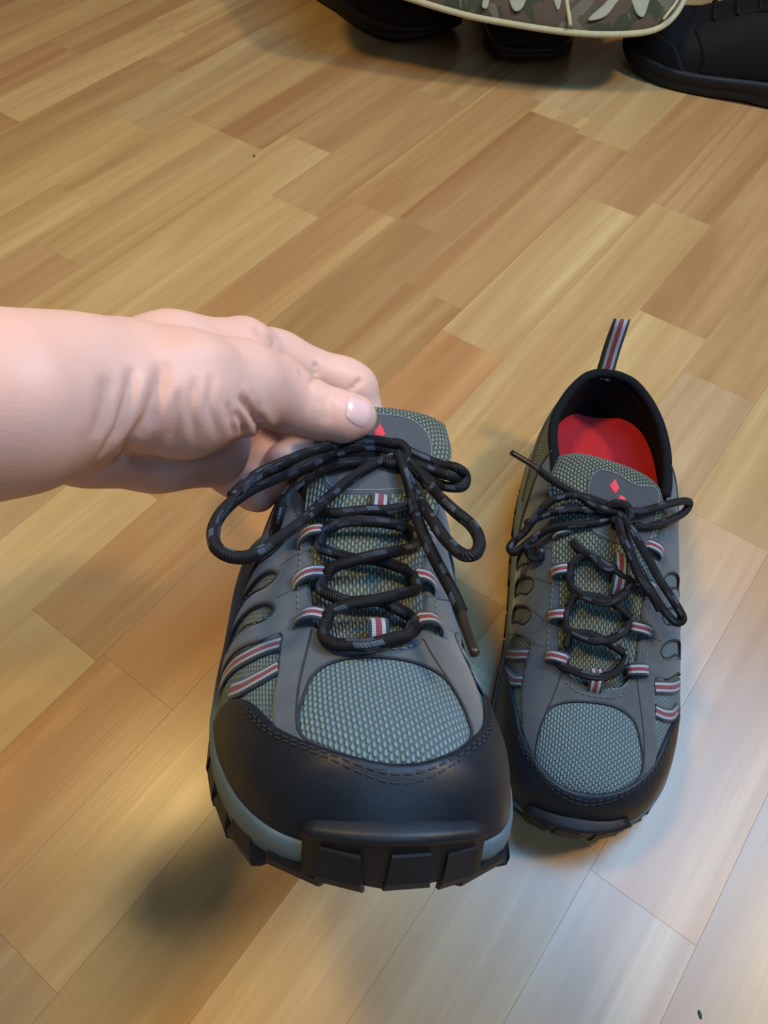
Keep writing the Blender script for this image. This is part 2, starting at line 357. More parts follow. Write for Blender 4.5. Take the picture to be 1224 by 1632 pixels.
def patch(name, outer, holes=(), th=.001, edge=.0012, step=.0020, base=-.0004, mat=None, parent=None, mirror=False, smooth_n=4, sfun=None, puff=0, flip=False, sink=None, raw=False):
    """a panel lying on the last: outline and holes in (a, y)"""
    sfun = sfun or Soff
    D = (lambda q: np.asarray(q, float)) if raw else dom
    def loop(p):
        q = D(p); q = catmull(q, smooth_n, True) if smooth_n > 1 else q
        return resample(q, step*.8, True)
    lo = loop(outer); lh = [loop(x) for x in holes]
    x0, y0 = lo.min(0); x1, y1 = lo.max(0)
    gx, gy = np.meshgrid(np.arange(x0, x1, step), np.arange(y0, y1, step*.87)); gx[1::2] += step/2
    G = np.stack([gx.ravel(), gy.ravel()], 1); G = G[inside(G, lo)]
    rings = [lo]+lh
    for r in lh: G = G[~inside(G, r)]
    # ring of points just inside each boundary keeps the edge round
    dd = np.min([dist(G, r) for r in rings], 0); G = G[dd > edge*1.35]
    ins = []
    for r in rings:
        t = np.roll(r, -1, 0)-np.roll(r, 1, 0); t /= np.linalg.norm(t, axis=1, keepdims=True)+1e-12
        nn = np.stack([-t[:, 1], t[:, 0]], 1)
        for s in (1, -1):
            for e in (edge*.3, edge*.95): ins.append(r+s*nn*e)
    ins = np.vstack(ins); ok = inside(ins, lo)
    for r in lh: ok &= ~inside(ins, r)
    ins = ins[ok]; de = np.min([dist(ins, r) for r in rings], 0); ins = ins[de > edge*.22]
    pts = [tuple(p) for r in rings for p in r]; ed = []; k = 0
    for r in rings: ed += [(k+i, k+(i+1) % len(r)) for i in range(len(r))]; k += len(r)
    pts += [tuple(p) for p in ins]+[tuple(p) for p in G]
    vs, _, fs, *_ = delaunay_2d_cdt([Vector(p) for p in pts], ed, [], 0, 1e-7)
    vs = np.array([tuple(v) for v in vs]); fs = np.array([tuple(f) for f in fs])
    c = vs[fs].mean(1); keep = inside(c, lo)
    for r in lh: keep &= ~inside(c, r)
    fs = fs[keep]
    d = np.min([dist(vs, r) for r in rings], 0)
    q = np.clip(d/edge, 0, 1); hgt = base+(th-base)*np.sqrt(np.clip(1-(1-q)**2, 0, 1))
    if puff: hgt = hgt+puff*(1-np.exp(-d/.006))
    if sink is not None: hgt = sink(d)
    if raw: P3 = sfun(vs[:, 0], vs[:, 1], hgt)
    else: P3 = sfun(np.clip(vs[:, 0]/DX, -1, 1), np.clip(vs[:, 1]/DY, 0, 1), hgt)
    uv = np.stack([vs[:, 0]*1000, vs[:, 1]*1000], 1) if raw else arc_uv(vs[:, 0]/DX, vs[:, 1]/DY)
    F = [tuple(f) for f in fs]
    if flip: F = [tuple(reversed(f)) for f in F]
    V, F = mir(P3, F, mirror)
    return link(name, mesh(name, V, F, uv), mat, parent)
def on(pts, h, n=6, closed=False):       # smooth curve lying h above the last
    q = catmull(dom(pts), n, closed); return Soff(q[:, 0]/DX, q[:, 1]/DY, np.full(len(q), h))
def ribbon(name, path, nrm, width, mat, parent, mirror=False, thick=.0009):
    """webbing strip: path of 3D points with a surface normal each"""
    P = np.asarray(path, float); N = np.asarray(nrm, float); T = np.gradient(P, axis=0); T /= np.linalg.norm(T, axis=1, keepdims=True)+1e-12
    Bv = np.cross(N, T); Bv /= np.linalg.norm(Bv, axis=1, keepdims=True)+1e-12; N = np.cross(T, Bv)
    s = np.r_[0, np.cumsum(np.linalg.norm(np.diff(P, axis=0), axis=1))]*1000
    prof = [(-.5, -1, 0), (-.5, .3, 0), (-.44, 1, .03), (-.2, 1.15, .3), (0, 1.2, .5), (.2, 1.15, .7), (.44, 1, .97), (.5, .3, 1), (.5, -1, 1)]
    V = []; UV = []
    for i in range(len(P)):
        for w, t, v in prof: V.append(P[i]+Bv[i]*w*width+N[i]*t*thick/2); UV.append((s[i], v))
    F = grid_faces(len(P), len(prof), False, True)
    V, F = mir(V, F, mirror); V = np.asarray(V)
    return link(name, mesh(name, V, F, UV), mat, parent)
def strip_on(name, pts, width, h, mat, parent, mirror):
    q = catmull(dom(pts), 8); a, v = q[:, 0]/DX, q[:, 1]/DY
    P = Soff(a, v, np.full(len(a), h)); return ribbon(name, P, Nrm(a, v), width, mat, parent, mirror)
def stitches(name, lines, h, mat, parent, mirror, ln=.0022, gap=.0016, r=.00028):
    V = np.zeros((0, 3)); F = []
    for pts in lines:
        q = resample(on(pts, h), .0005); n = int((ln+gap)/.0005); m = int(ln/.0005)+1
        for i in range(0, len(q)-m, n):
            v, f, _ = tube_data(q[[i, i+m//2, i+m-1]], r, 4, cap=False, off=len(V)); V = np.vstack([V, v]); F += f
    V, F = mir(V, F, mirror); o = link(name, mesh(name, V, F), mat, parent); o['kind'] = 'stuff'; return o

CAP = [(-1, .0175001), (-.5, .0175001), (0, .0175001), (.5, .0175001), (1, .0175001), (1, .060), (1, .103), (.91, .096), (.80, .090), (.66, .080), (.57, .067), (.52, .055), (.45, .0455), (.34, .0365), (.2, .0312), (.01, .0285), (-.16, .030), (-.30, .035), (-.39, .043), (-.46, .049), (-.53, .060), (-.59, .073), (-.68, .088), (-.8, .101), (-1, .108), (-1, .06)]
VAMP = [(.52, .052), (.46, .066), (.41, .076), (.385, .088), (.37, .100), (.33, .112), (.235, .115), (.225, .105), (.205, .095), (.14, .087), (0, .0835), (-.11, .0865), (-.2, .092), (-.27, .102), (-.30, .112), (-.42, .116), (-.53, .112), (-.545, .098), (-.55, .083), (-.53, .068), (-.50, .054), (-.40, .041), (-.3, .033), (-.16, .028), (0, .0267), (.2, .029), (.36, .035), (.46, .043)]
WIN = [(-.04, .0755), (-.17, .0740), (-.28, .0700), (-.335, .0615), (-.378, .052), (-.395, .0435), (-.31, .0350), (-.16, .0295), (.01, .0280), (.2, .0305), (.34, .0365), (.40, .0430), (.36, .051), (.30, .0600), (.25, .0675), (.18, .0725), (.07, .0755)]
LATQ = [(.238, .108), (.24, .135), (.25, .150), (.29, .168), (.35, .185), (.42, .203), (.48, .220), (.52, .236), (.62, .232), (.75, .215), (.93, .20), (.97, .19), (.97, .122), (.85, .117), (.7, .1115), (.55, .104), (.43, .097), (.37, .097), (.30, .100)]
MEDQ = [(-.302, .106), (-.31, .125), (-.31, .143), (-.325, .158), (-.36, .175), (-.42, .195), (-.47, .215), (-.5, .236), (-.62, .23), (-.75, .213), (-.93, .2), (-.97, .19), (-.97, .131), (-.75, .122), (-.56, .112), (-.45, .107)]
def slot_l(y): return [(.41, y), (.46, y+.007), (.60, y+.014), (.78, y+.019), (.80, y+.011), (.62, y+.006), (.48, y-.001)]
def slot_m(y): return [(-.57, y), (-.61, y+.006), (-.78, y+.014), (-.93, y+.020), (-.93, y+.011), (-.78, y+.004), (-.65, y-.002)]
SLL = [slot_l(.113), slot_l(.132), slot_l(.153)]; SLM = [slot_m(.127), slot_m(.145), slot_m(.164)]
THROAT_L = [(.0, .0835), (.13, .087), (.205, .095), (.23, .108), (.235, .120), (.24, .135), (.25, .150), (.29, .168), (.35, .185), (.42, .203), (.48, .220), (.51, .237)]
THROAT_M = [(-.11, .0865), (-.2, .092), (-.27, .102), (-.302, .112), (-.31, .125), (-.31, .143), (-.325, .158), (-.36, .175), (-.42, .195), (-.47, .215), (-.5, .237)]
RIM_L = [(.51, .237), (.55, .25), (.575, .265), (.58, .28), (.55, .295), (.47, .306), (.30, .3145), (0, .3175)]
RIM_M = [(-.5, .237), (-.54, .25), (-.565, .265), (-.57, .28), (-.54, .295), (-.46, .306), (-.30, .3145)]
OPEN = THROAT_L+RIM_L[1:]+RIM_M[::-1]+THROAT_M[::-1][1:]
RIM = RIM_L+RIM_M[::-1]
BASE = [(-1, .0175001), (-.5, .0175001), (0, .0175001), (.5, .0175001), (1, .0175001), (1, .16), (1, .3219999), (.5, .3219999), (0, .3219999), (-.5, .3219999), (-1, .3219999), (-1, .16)]
COUNTER = [(-1, .235), (-.85, .25), (-.76, .275), (-.66, .297), (-.5, .311), (-.25, .3178), (0, .3195), (.25, .3178), (.5, .311), (.66, .297), (.76, .275), (.85, .25), (1, .235), (1, .3219999), (0, .3219999), (-1, .3219999)]
def footprint(e, n=150):
    """plan outline of the last grown by e: points (x, y), closed"""
    v = np.r_[np.linspace(.0, 1, n)]
    B0 = BEND[0]; BEND[0] = 0.
    R = np.stack([Wl(v)+Xc(y_of_v(v)), y_of_v(v)], 1); L = np.stack([-Wm(v)+Xc(y_of_v(v)), y_of_v(v)], 1); BEND[0] = B0
    P = resample(np.vstack([R, L[::-1][1:-1]]), .004, True)
    T = np.roll(P, -1, 0)-np.roll(P, 1, 0); T /= np.linalg.norm(T, axis=1, keepdims=True)
    N = np.stack([T[:, 1], -T[:, 0]], 1)
    return P, N
def zbot(y): return np.interp(y, [.0, .017, .03, .05, .08, .13, .17, .21, .29, .33], [.018, .0165, .0100, .004, 0, 0, .003, 0, 0, .004])
def loft_ring(name, prof, mat, parent, mirror, sel=None, fill=True):
    """prof(P) -> list of (outward offset array, z array) rows"""
    P, N = footprint(0); rows = prof(P)
    idx = np.arange(len(P)) if sel is None else np.nonzero(sel(P))[0]
    if sel is not None:
        # make contiguous
        k = np.nonzero(np.diff(idx) > 1)[0]
        if len(k): idx = np.r_[idx[k[0]+1:], idx[:k[0]+1]]
    V = []
    for o, z in rows:
        o = np.broadcast_to(o, (len(P),)); z = np.broadcast_to(z, (len(P),))
        V.append(np.column_stack([P+N*o[:, None], z])[idx])
    m = len(idx); V = np.vstack(V); R = len(rows)
    F = []
    for i in range(R-1):
        for j in range(m if sel is None else m-1): F.append((i*m+j, i*m+(j+1) % m, (i+1)*m+(j+1) % m, (i+1)*m+j))
    if sel is None and fill:
        # close top and bottom with a strip across
        for base, fl in ((0, True), ((R-1)*m, False)):
            c = len(V); V = np.vstack([V, V[base:base+m].mean(0)])
            for j in range(m): F.append((base+(j+1) % m, base+j, c) if fl else (base+j, base+(j+1) % m, c))
    elif sel is not None:
        F.append(tuple((i*m) for i in range(R))); F.append(tuple(reversed([i*m+m-1 for i in range(R)])))
    V, F = mir(V, F, mirror); uv = V[:, :2]*1000
    return link(name, mesh(name, V, F, uv), mat, parent)
def tongue_surface(C):
    """C rows: y, z, half width, x centre, crown, thickness"""
    C = np.array(C); t = np.linspace(0, 1, len(C))
    def f(u, s, h=0., side=1):
        u = np.asarray(u, float); s = np.clip(np.asarray(s, float), 0, 1)
        y = pchip(t, C[:, 0], s); z = pchip(t, C[:, 1], s); w = pchip(t, C[:, 2], s); xc = pchip(t, C[:, 3], s); cr = pchip(t, C[:, 4], s)
        tw = pchip(t, C[:, 6], s)
        return np.stack([xc+w*u, y+tw*u*s, z-cr*u*u+0*u+h], -1)
    return f, C, t
def build_tongue(root, C, mirror, patch_poly, logo, lines=None):
    f, C, t = tongue_surface(C)
    nu, ns = 41, 70; nb = 17
    V = []; UV = []
    prof_u = np.linspace(-1, 1, nu)
    for i in range(ns):
        s = i/(ns-1); th = float(pchip(t, C[:, 5], s))
        end = math.sqrt(max(0, 1-max(0, (s-.94)/.06)**2)); th2 = max(th*end, .0006)
        top = f(prof_u, np.full(nu, s), 0)
        edge = np.sqrt(np.clip(1-np.abs(prof_u)**6, 0, 1)); top[:, 1] += -.0045*s**8*np.abs(prof_u)**4
        T = top.copy(); T[:, 2] += th2*.5*(edge-.2); Bt = top[::-1].copy(); Bt[:, 2] -= th2*.5*edge[::-1]+.0002
        V.append(np.vstack([T, Bt])); UV.append(np.stack([np.r_[prof_u, prof_u[::-1]+.3]*30, np.full(2*nu, s*130)], 1))
    m = 2*nu; F = grid_faces(ns, m, False, True); V = np.vstack(V); UV = np.vstack(UV)
    F = [tuple(reversed(x)) for x in F]
    F.append(tuple(range(m-1, -1, -1))[::-1]); F.append(tuple((ns-1)*m+j for j in range(m)))
    V2, F2 = mir(V, F, mirror)
    tg = link('tongue', mesh('tongue', V2, F2, UV), M['tongue'], root)
    def sf(x, y, h):   # raw domain: x = u*.03, y = s*.13
        u = x/.03; s = y/.13; th = pchip(t, C[:, 5], np.clip(s, 0, 1)); edge = np.sqrt(np.clip(1-np.abs(np.clip(u, -1, 1))**6, 0, 1))
        p = f(u, s, 0); p[:, 2] += th*.5*(edge-.2)+h; return p
    pp = [(u*.03, s*.13) for u, s in patch_poly]
    pa = patch('tongue_patch', pp, (), .0009, .0009, .0014, -.0003, M['patch'], tg, mirror, 5, sf, raw=True)
    q = catmull(np.array(pp), 6, True); c = q+(np.mean(pp, 0)-q)*.05
    cur = sf(c[:, 0], c[:, 1], np.full(len(c), .0011)); V, Fc, uv = tube_data(cur, .00035, 4, True); V, Fc = mir(V, Fc, mirror)
    link('patch_stitching', mesh('patch_stitching', V, Fc, uv), M['thread'], tg)
    for lp in logo:
        patch('printed_mark', [(u*.03, s*.13) for u, s in lp], (), .0014, .0004, .0012, .0008, M['red'], tg, mirror, 1, sf, raw=True)
    return tg
def lace_loop(root, a0, a1, y, dy, mirror, lift=.0048, w=.0070):
    """webbing loop sewn at the eyestay edge (a0) reaching over the lace to a1"""
    s = np.linspace(0, 1, 9); a = a0+(a1-a0)*s; yy = y+dy*s
    h = .0015+lift*np.sin(math.pi*np.clip(s*.82, 0, 1))**.7
    v = v_of_y(yy); P = Soff(a, v, h); N = Nrm(a, v)
    # tuck the free end back under the lace
    last = Soff(a[-1:], v[-1:], np.array([-.002])); back = Soff(np.array([a[-1]+(a0-a1)*.25]), v[-1:], np.array([-.0028]))
    P = np.vstack([P, P[-1]*.4+last[0]*.6+(P[-1]-P[-2])*.25, back[0]]); N = np.vstack([N, N[-1]+(P[-3]-P[-4])*60, -N[-1]])
    P = catmull(P, 3); N = catmull(N, 3); N /= np.linalg.norm(N, axis=1, keepdims=True)
    return ribbon('lace_loop', P, N, w, M['web'], root, mirror)
def build_shoe(label, mat, mirror, bend, laces, tongueC, patch_poly, logo, tongue_loop, loops_y, group):
    BEND[0] = bend
    root = empty('hiking_shoe', label, 'shoe', group=group, mat=mat)
    patch('upper', BASE, [OPEN], .0, .001, .0032, -.0002, M['mesh'], root, mirror, 1)
    patch('toe_mesh', [(a*1.03, y) for a, y in WIN], (), .0003, .001, .0022, -.0002, M['mesh_big'], root, mirror, 4, puff=.0010)
    patch('vamp', VAMP, [WIN], .0013, .0010, .0018, -.0004, M['suede'], root, mirror)
    patch('quarter', LATQ, SLL, .0016, .0012, .0019, -.0004, M['suede'], root, mirror)
    patch('quarter', MEDQ, SLM, .0016, .0012, .0019, -.0004, M['suede'], root, mirror)
    patch('toe_cap', CAP, (), .0022, .0016, .0020, -.0004, M['cap'], root, mirror, 2)
    patch('heel_counter', COUNTER, (), .0018, .0012, .0026, -.0004, M['suede2'], root, mirror, 1)
    # edge piping of slots, window and seams
    for s in SLL+SLM: tubes('slot_piping', [on(s, .0012, 5, True)], .0007, M['seam'], root, 6, mirror, True)
    tubes('window_piping', [on(WIN, .0010, 5, True)], .00055, M['seam'], root, 6, mirror, True)
    seams = [[(.225, .0935), (.26, .080), (.31, .066), (.365, .052), (.40, .045)], [(-.22, .0900), (-.255, .078), (-.305, .067), (-.36, .055), (-.40, .045)],
             [(.24, .120), (.31, .119), (.40, .119)], [(.24, .138), (.31, .138), (.40, .137)], [(-.31, .118), (-.42, .122), (-.56, .131)], [(-.31, .140), (-.42, .143), (-.56, .149)],
             [(-.31, .159), (-.45, .164), (-.56, .168)], [(.385, .088), (.37, .0975), (.5, .1010), (.7, .1110), (.9, .118)], [(-.545, .098), (-.53, .112), (-.75, .122), (-.95, .131)]]
    for s in seams: tubes('seam', [on(s, .0013, 6)], .00045, M['seam'], root, 6, mirror)
    st = [[(.215+.05, .097), (.285, .108), (.285, .125), (.29, .14), (.30, .152), (.34, .168), (.40, .186), (.47, .203)],
          [(-.25-.07, .097), (-.355, .108), (-.36, .125), (-.36, .142), (-.375, .157), (-.41, .175), (-.47, .194)],
          [(-.18, .0855), (-.10, .0805), (0, .0790), (.10, .0805), (.17, .0855)],
          [(.43, .110), (.55, .114), (.7, .120)], [(.43, .130), (.56, .136), (.72, .142)]]
    stitches('stitching', st, .0020, M['thread'], root, mirror)
    cs = [(.62, .069), (.545, .052), (.46, .0425), (.34, .0340), (.2, .0288), (.01, .0262), (-.16, .0276), (-.31, .0325), (-.41, .0405), (-.49, .047), (-.56, .058)]
    cs2 = [(a*1.02, y-.0015) for a, y in cs]
    stitches('toe_cap_stitching', [cs, cs2], .0023, M['seam'], root, mirror, .0026, .0014, .0004)
    # woven stripes on both sides
    for p in ([(.375, .0925), (.55, .0975), (.70, .104), (.86, .111)], [(.40, .0795), (.50, .0800), (.62, .0835), (.72, .0900)],
              [(-.535, .1045), (-.70, .1085), (-.85, .114), (-.96, .119)], [(-.55, .0885), (-.66, .0910), (-.78, .0975), (-.9, .105)]):
        strip_on('side_stripe', p, .0078, .0010, M['web'], root, mirror)
    # lining, collar roll, insole
    ringd = lambda d: -.0045*np.clip(d/.006, 0, 1)**.6-.0003
    LIN = [(-1, .15), (0, .15), (1, .15), (1, .3219999), (0, .3219999), (-1, .3219999)]
    OPEN2 = [(.22, .14)]+THROAT_L[5:]+RIM_L[1:]+RIM_M[::-1]+THROAT_M[::-1][:-5]+[(-.28, .14)]
    OPEN2 = [p for p in OPEN2 if p[1] > .14]; OPEN2 = [(.2, .152)]+OPEN2+[(-.25, .152)]
    def lin_d(d): return -.0050*np.clip(d/.007, 0, 1)**.6-.0004
    patch('lining', LIN, [OPEN2], 0, .0012, .0030, 0, M['lining'], root, mirror, 1, flip=True, sink=lin_d)
    for sd in (([(.50, .237), (.62, .233), (.76, .217), (.93, .202)]), ([(-.49, .237), (-.62, .231), (-.76, .215), (-.93, .202)])):
        tubes('quarter_edge', [on(sd, .0008, 6)], .0016, M['seam'], root, 8, mirror)
    rp = [(.44, .210), (.48, .222), (.51, .237)]+RIM_L[1:]+RIM_M[::-1]+[(-.46, .220), (-.41, .205)]
    cr = on(rp, -.0012, 8); tubes('collar', [cr],   .0033, M['lining'], root, 12, mirror)
    V = []; ys = np.linspace(.09, .312, 40); nx = 15
    for y in ys:
        v = v_of_y(y); wl = Wl(v)-.006; wm = Wm(v)-.006; k = np.linspace(-1, 1, nx)
        b = 0.0
        for q in k: V.append(((wl if q > 0 else wm)*q*.98+Xc(y)*.3, y, float(np.interp(y, [.09, .17, .2, .26, .312], [.030, .036, .041, .044, .046]))+.004*q*q))
    V, F = mir(V, [tuple(reversed(f)) for f in grid_faces(40, nx)], mirror)
    ins = link('insole', mesh('insole', V, F, V[:, :2]*1000), M['insole'], root)
    for cx, w in ((-.0075, .002), (-.0035, .0016), (.0005, .0022), (.0045, .0015)):
        V = np.array([(cx-w/2, .238, .0440), (cx+w/2, .238, .0440), (cx+w/2+.001, .245, .0442), (cx-w/2+.001, .245, .0442)]); V = np.vstack([V, V+[0, 0, .0004]])
        V[:, 2] += .0006
        V, F = mir(V, [(0, 3, 2, 1), (4, 5, 6, 7), (0, 1, 5, 4), (1, 2, 6, 5), (2, 3, 7, 6), (3, 0, 4, 7)], mirror)
        link('printed_mark', mesh('printed_mark', V, F), M['darkred'], ins, False)
    # sole
    def outs(P):
        y = P[:, 1]; b = zbot(y)+.0035; t = np.maximum(b+.0020, Zs(y)-.012)
        return [(-.012, b), (-.002, b), (.0005, b+.0012), (.0018, b+.003), (.0016, t+.001), (.0005, t+.0025), (-.010, t+.0025)]
    loft_ring('outsole', outs, M['sole'], root, mirror)
    def mids(P):
        y = P[:, 1]; b = np.maximum(zbot(y)+.0052, Zs(y)-.0125); t = Zs(y)+.0045
        return [(-.01, b), (.0006, b), (.0022, b+.002), (.0034, (b+t)/2), (.0034, t-.0015), (.0026, t-.0004), (.0008, t), (-.004, t+.0004)]
    loft_ring('midsole', mids, M['midsole'], root, mirror)
    def bmp(P):
        y = P[:, 1]; b = zbot(y)+.0005
        return [(-.003, b), (.0010, b+.0005), (.0042, b+.004), (.0046, b+.0175), (.0060, b+.0190), (.0062, b+.0210), (.0046, b+.0225), (-.004, b+.0228)]
    loft_ring('toe_bumper', bmp, M['sole'], root, mirror, sel=lambda P: (P[:, 1] < .0262))
    for (c, wd) in ((-.0225, .0125), (-.0065, .0150), (.0115, .0160)):
        P, N = footprint(0); q = np.array([p for p in P if p[1] < .04]); y0 = float(np.interp(c, *[np.sort(q[:, 0]), q[np.argsort(q[:, 0]), 1]])); k = int(np.argmin(np.hypot(P[:, 0]-c, P[:, 1]-y0)))
        p, n = P[k], N[k]; t = np.array([-n[1], n[0]]); b = zbot(p[1])+.001; V = []
        for (o, z, w) in ((.0020, b-.0004, .52), (.0036, b, .50), (.0047, b+.0030, .47), (.0051, b+.0135, .42), (.0047, b+.0142, .40), (.003, b+.0144, .40)):
            V += [(*(p+n*o+t*w*wd), z), (*(p+n*o-t*w*wd), z)]
        F = [(2*j, 2*j+1, 2*j+3, 2*j+2) for j in range(5)]+[tuple(range(0, 12, 2))[::-1], tuple(range(1, 12, 2))]
        F = [tuple(reversed(f)) for f in F]; V, F = mir(V, F, mirror); link('tread_block', mesh('tread_block', V, F), M['sole'], root, False)
    # tread lugs round the edge
    P, N = footprint(0)
    s = np.r_[0, np.cumsum(np.linalg.norm(np.diff(P, axis=0), axis=1))]; L = s[-1]; nl = 34
    for k in range(nl):
        i = int(np.searchsorted(s, (k+.5)*L/nl)); i = min(i, len(P)-1); p, n = P[i], N[i]; t = np.array([-n[1], n[0]])
        b = zbot(p[1]); toe = p[1] < .034; hw = .0106 if toe else .0100 if k % 2 else .0092; top = zbot(p[1])+(.0065 if toe else .0095 if k % 2 else .0120)
        pr = []; e = 0.0 if toe else .0010
        for (o, z, w) in ((-.016, b+.004, hw), (-.016, b, hw*.95), (-.0004, b, hw*.93), (.0022+e, b+.0016, hw*.93), (.0030+e, b+.0045, hw*.9), (.0026, top, hw*(.9 if toe else .62)), (-.002, top, hw*(.9 if toe else .62))):
            pr.append([(*(p+n*o+t*w), z), (*(p+n*o-t*w), z)])
        V = [q for r in pr for q in r]; F = [(2*j, 2*j+1, 2*j+3, 2*j+2) for j in range(6)]; F.append(tuple(range(0, 14, 2))[::-1]); F.append(tuple(range(1, 14, 2))); F.append((12, 13, 1, 0))
        F = [tuple(reversed(f)) for f in F]
        V, F = mir(V, F, mirror); link('tread_lug', mesh('tread_lug', V, F), M['sole'], root, False)
    # tongue, loops, laces
    tg = build_tongue(root, tongueC, mirror, patch_poly, logo)
    for (sd, a0, a1, y, dy) in loops_y: lace_loop(root, a0, a1, y, dy, mirror)
    # bottom loop and tongue loop run lengthwise
    def long_loop(a, y0, y1, x0=None, w=.0080, lift=.0062, par=root, hh=0):
        s = np.linspace(0, 1, 9); yy = y0+(y1-y0)*s; v = v_of_y(yy); aa = np.full(9, a)
        h = hh+.0012+lift*np.sin(math.pi*np.clip(s*.9, 0, 1))**.7; P = Soff(aa, v, h); N = Nrm(aa, v)
        P = catmull(P, 3); N = catmull(N, 3); return ribbon('lace_loop', P, N, w, M['web'], par, mirror)
    long_loop(-.01, .0815, .0935)
    long_loop(*tongue_loop)
    curves = [catmull(np.array(v)*1e-4, 7) for k, v in laces.items() if not k.startswith('aglet')]
    lc = tubes('shoelace', curves, .00245, M['lace'], root, 12, mirror)
    for k, v in laces.items():
        if k.startswith('aglet'): tubes('aglet', [catmull(np.array(v)*1e-4, 5)], .0019, M['aglet'], lc, 10, mirror)
    # heel pull tab
    yb = .3215; pts = np.array([(0, yb+.001, .070), (.001, yb+.004, .085), (.002, yb+.009, .100), (.004, yb+.014, .115), (.0045, yb+.0135, .1205), (.0035, yb+.009, .118), (.002, yb+.003, .103), (.001, yb-.003, .090), (.000, yb-.0065, .082)])
    P = catmull(pts, 6); T = np.gradient(P, axis=0); N = np.cross(T, [1, 0, 0.05]); N /= np.linalg.norm(N, axis=1, keepdims=True)
    ribbon('pull_tab', P, -N, .0108, M['web'], root, mirror, .0014)
    BEND[0] = 0.
    return root
LACE_H={
'run0':[(173,948,698),(184,849,684),(149,779,687),(87,750,700),(31,734,710),(-64,791,708),(-133,847,702),(-172,977,699)],
'x1a':[(-161,990,705),(-115,969,741),(-29,1025,754),(75,1028,743),(140,1052,753),(186,1109,756),(184,1183,778),(170,1216,785)],
'x1b':[(173,934,694),(154,955,734),(78,947,772),(-17,958,787),(-126,1042,781),(-196,1133,767),(-194,1226,789)],
'x2a':[(-184,1211,786),(-140,1198,826),(-34,1231,844),(59,1250,840),(137,1276,853),(191,1338,853),(180,1428,879)],
'x2b':[(172,1183,781),(141,1184,822),(77,1171,857),(-35,1195,882),(-139,1263,880),(-227,1375,870),(-223,1483,897)],
'x3a':[(180,1428,879),(150,1420,907),(90,1408,946),(-13,1407,952),(-95,1406,949),(-176,1447,920),(-219,1455,886)],
'x3b':[(214,1585,928),(134,1485,957),(57,1466,973),(-19,1461,986),(-119,1494,983),(-259,1647,982)],
'bow_left':[(-166,1825,1160),(-53,1818,1185),(51,1796,1175),(153,1751,1150),(260,1479,1170),(388,1378,1130),(483,1229,1120),(557,1074,1100),(595,937,1070),(585,804,1040),(532,753,1020),(459,788,1010),(376,953,1010),(282,1154,1020),(166,1542,1000),(51,1681,1065),(-69,1769,1120),(-172,1818,1150)],
'top_left':[(-188,1832,1190),(-80,1812,1215),(22,1819,1210),(126,1780,1195),(260,1557,1200),(365,1399,1190),(451,1297,1170),(507,1191,1150),(548,1115,1120)],
'low_left':[(-114,1783,1125),(-11,1779,1120),(93,1748,1110),(192,1727,1080),(281,1514,1090),(345,1449,1030),(372,1377,960),(387,1490,850)],
'bow_right':[(-166,1825,1160),(-230,1767,1130),(-321,1637,1045),(-302,1098,1120),(-360,997,1090),(-374,913,1060),(-344,830,1040),(-300,839,1030),(-260,953,1040),(-234,1128,1060),(-257,1610,1005),(-214,1721,1075),(-178,1815,1145)],
'free_right':[(-169,1805,1165),(-199,1663,1090),(-223,1572,1000),(-193,1162,1020),(-214,987,980),(-246,891,930),(-274,810,890),(-294,736,850)],
'aglet_right':[(-294,736,850),(-300,670,820),(-306,604,800),(-312,550,780)],
'bunch1':[(-191,1849,1180),(-280,1819,1150),(-373,1814,1120),(-439,1721,1130),(-490,1746,1090),(-474,1700,1050),(-408,1712,1040),(-336,1730,1055),(-250,1786,1105)],
'bunch2':[(-206,1813,1135),(-337,1766,1100),(-398,1690,1100),(-489,1779,1050)],
'knot':[(-89,1831,1160),(-121,1823,1200),(-179,1817,1205),(-209,1795,1170),(-187,1776,1125),(-126,1762,1125),(-95,1815,1140)],
}
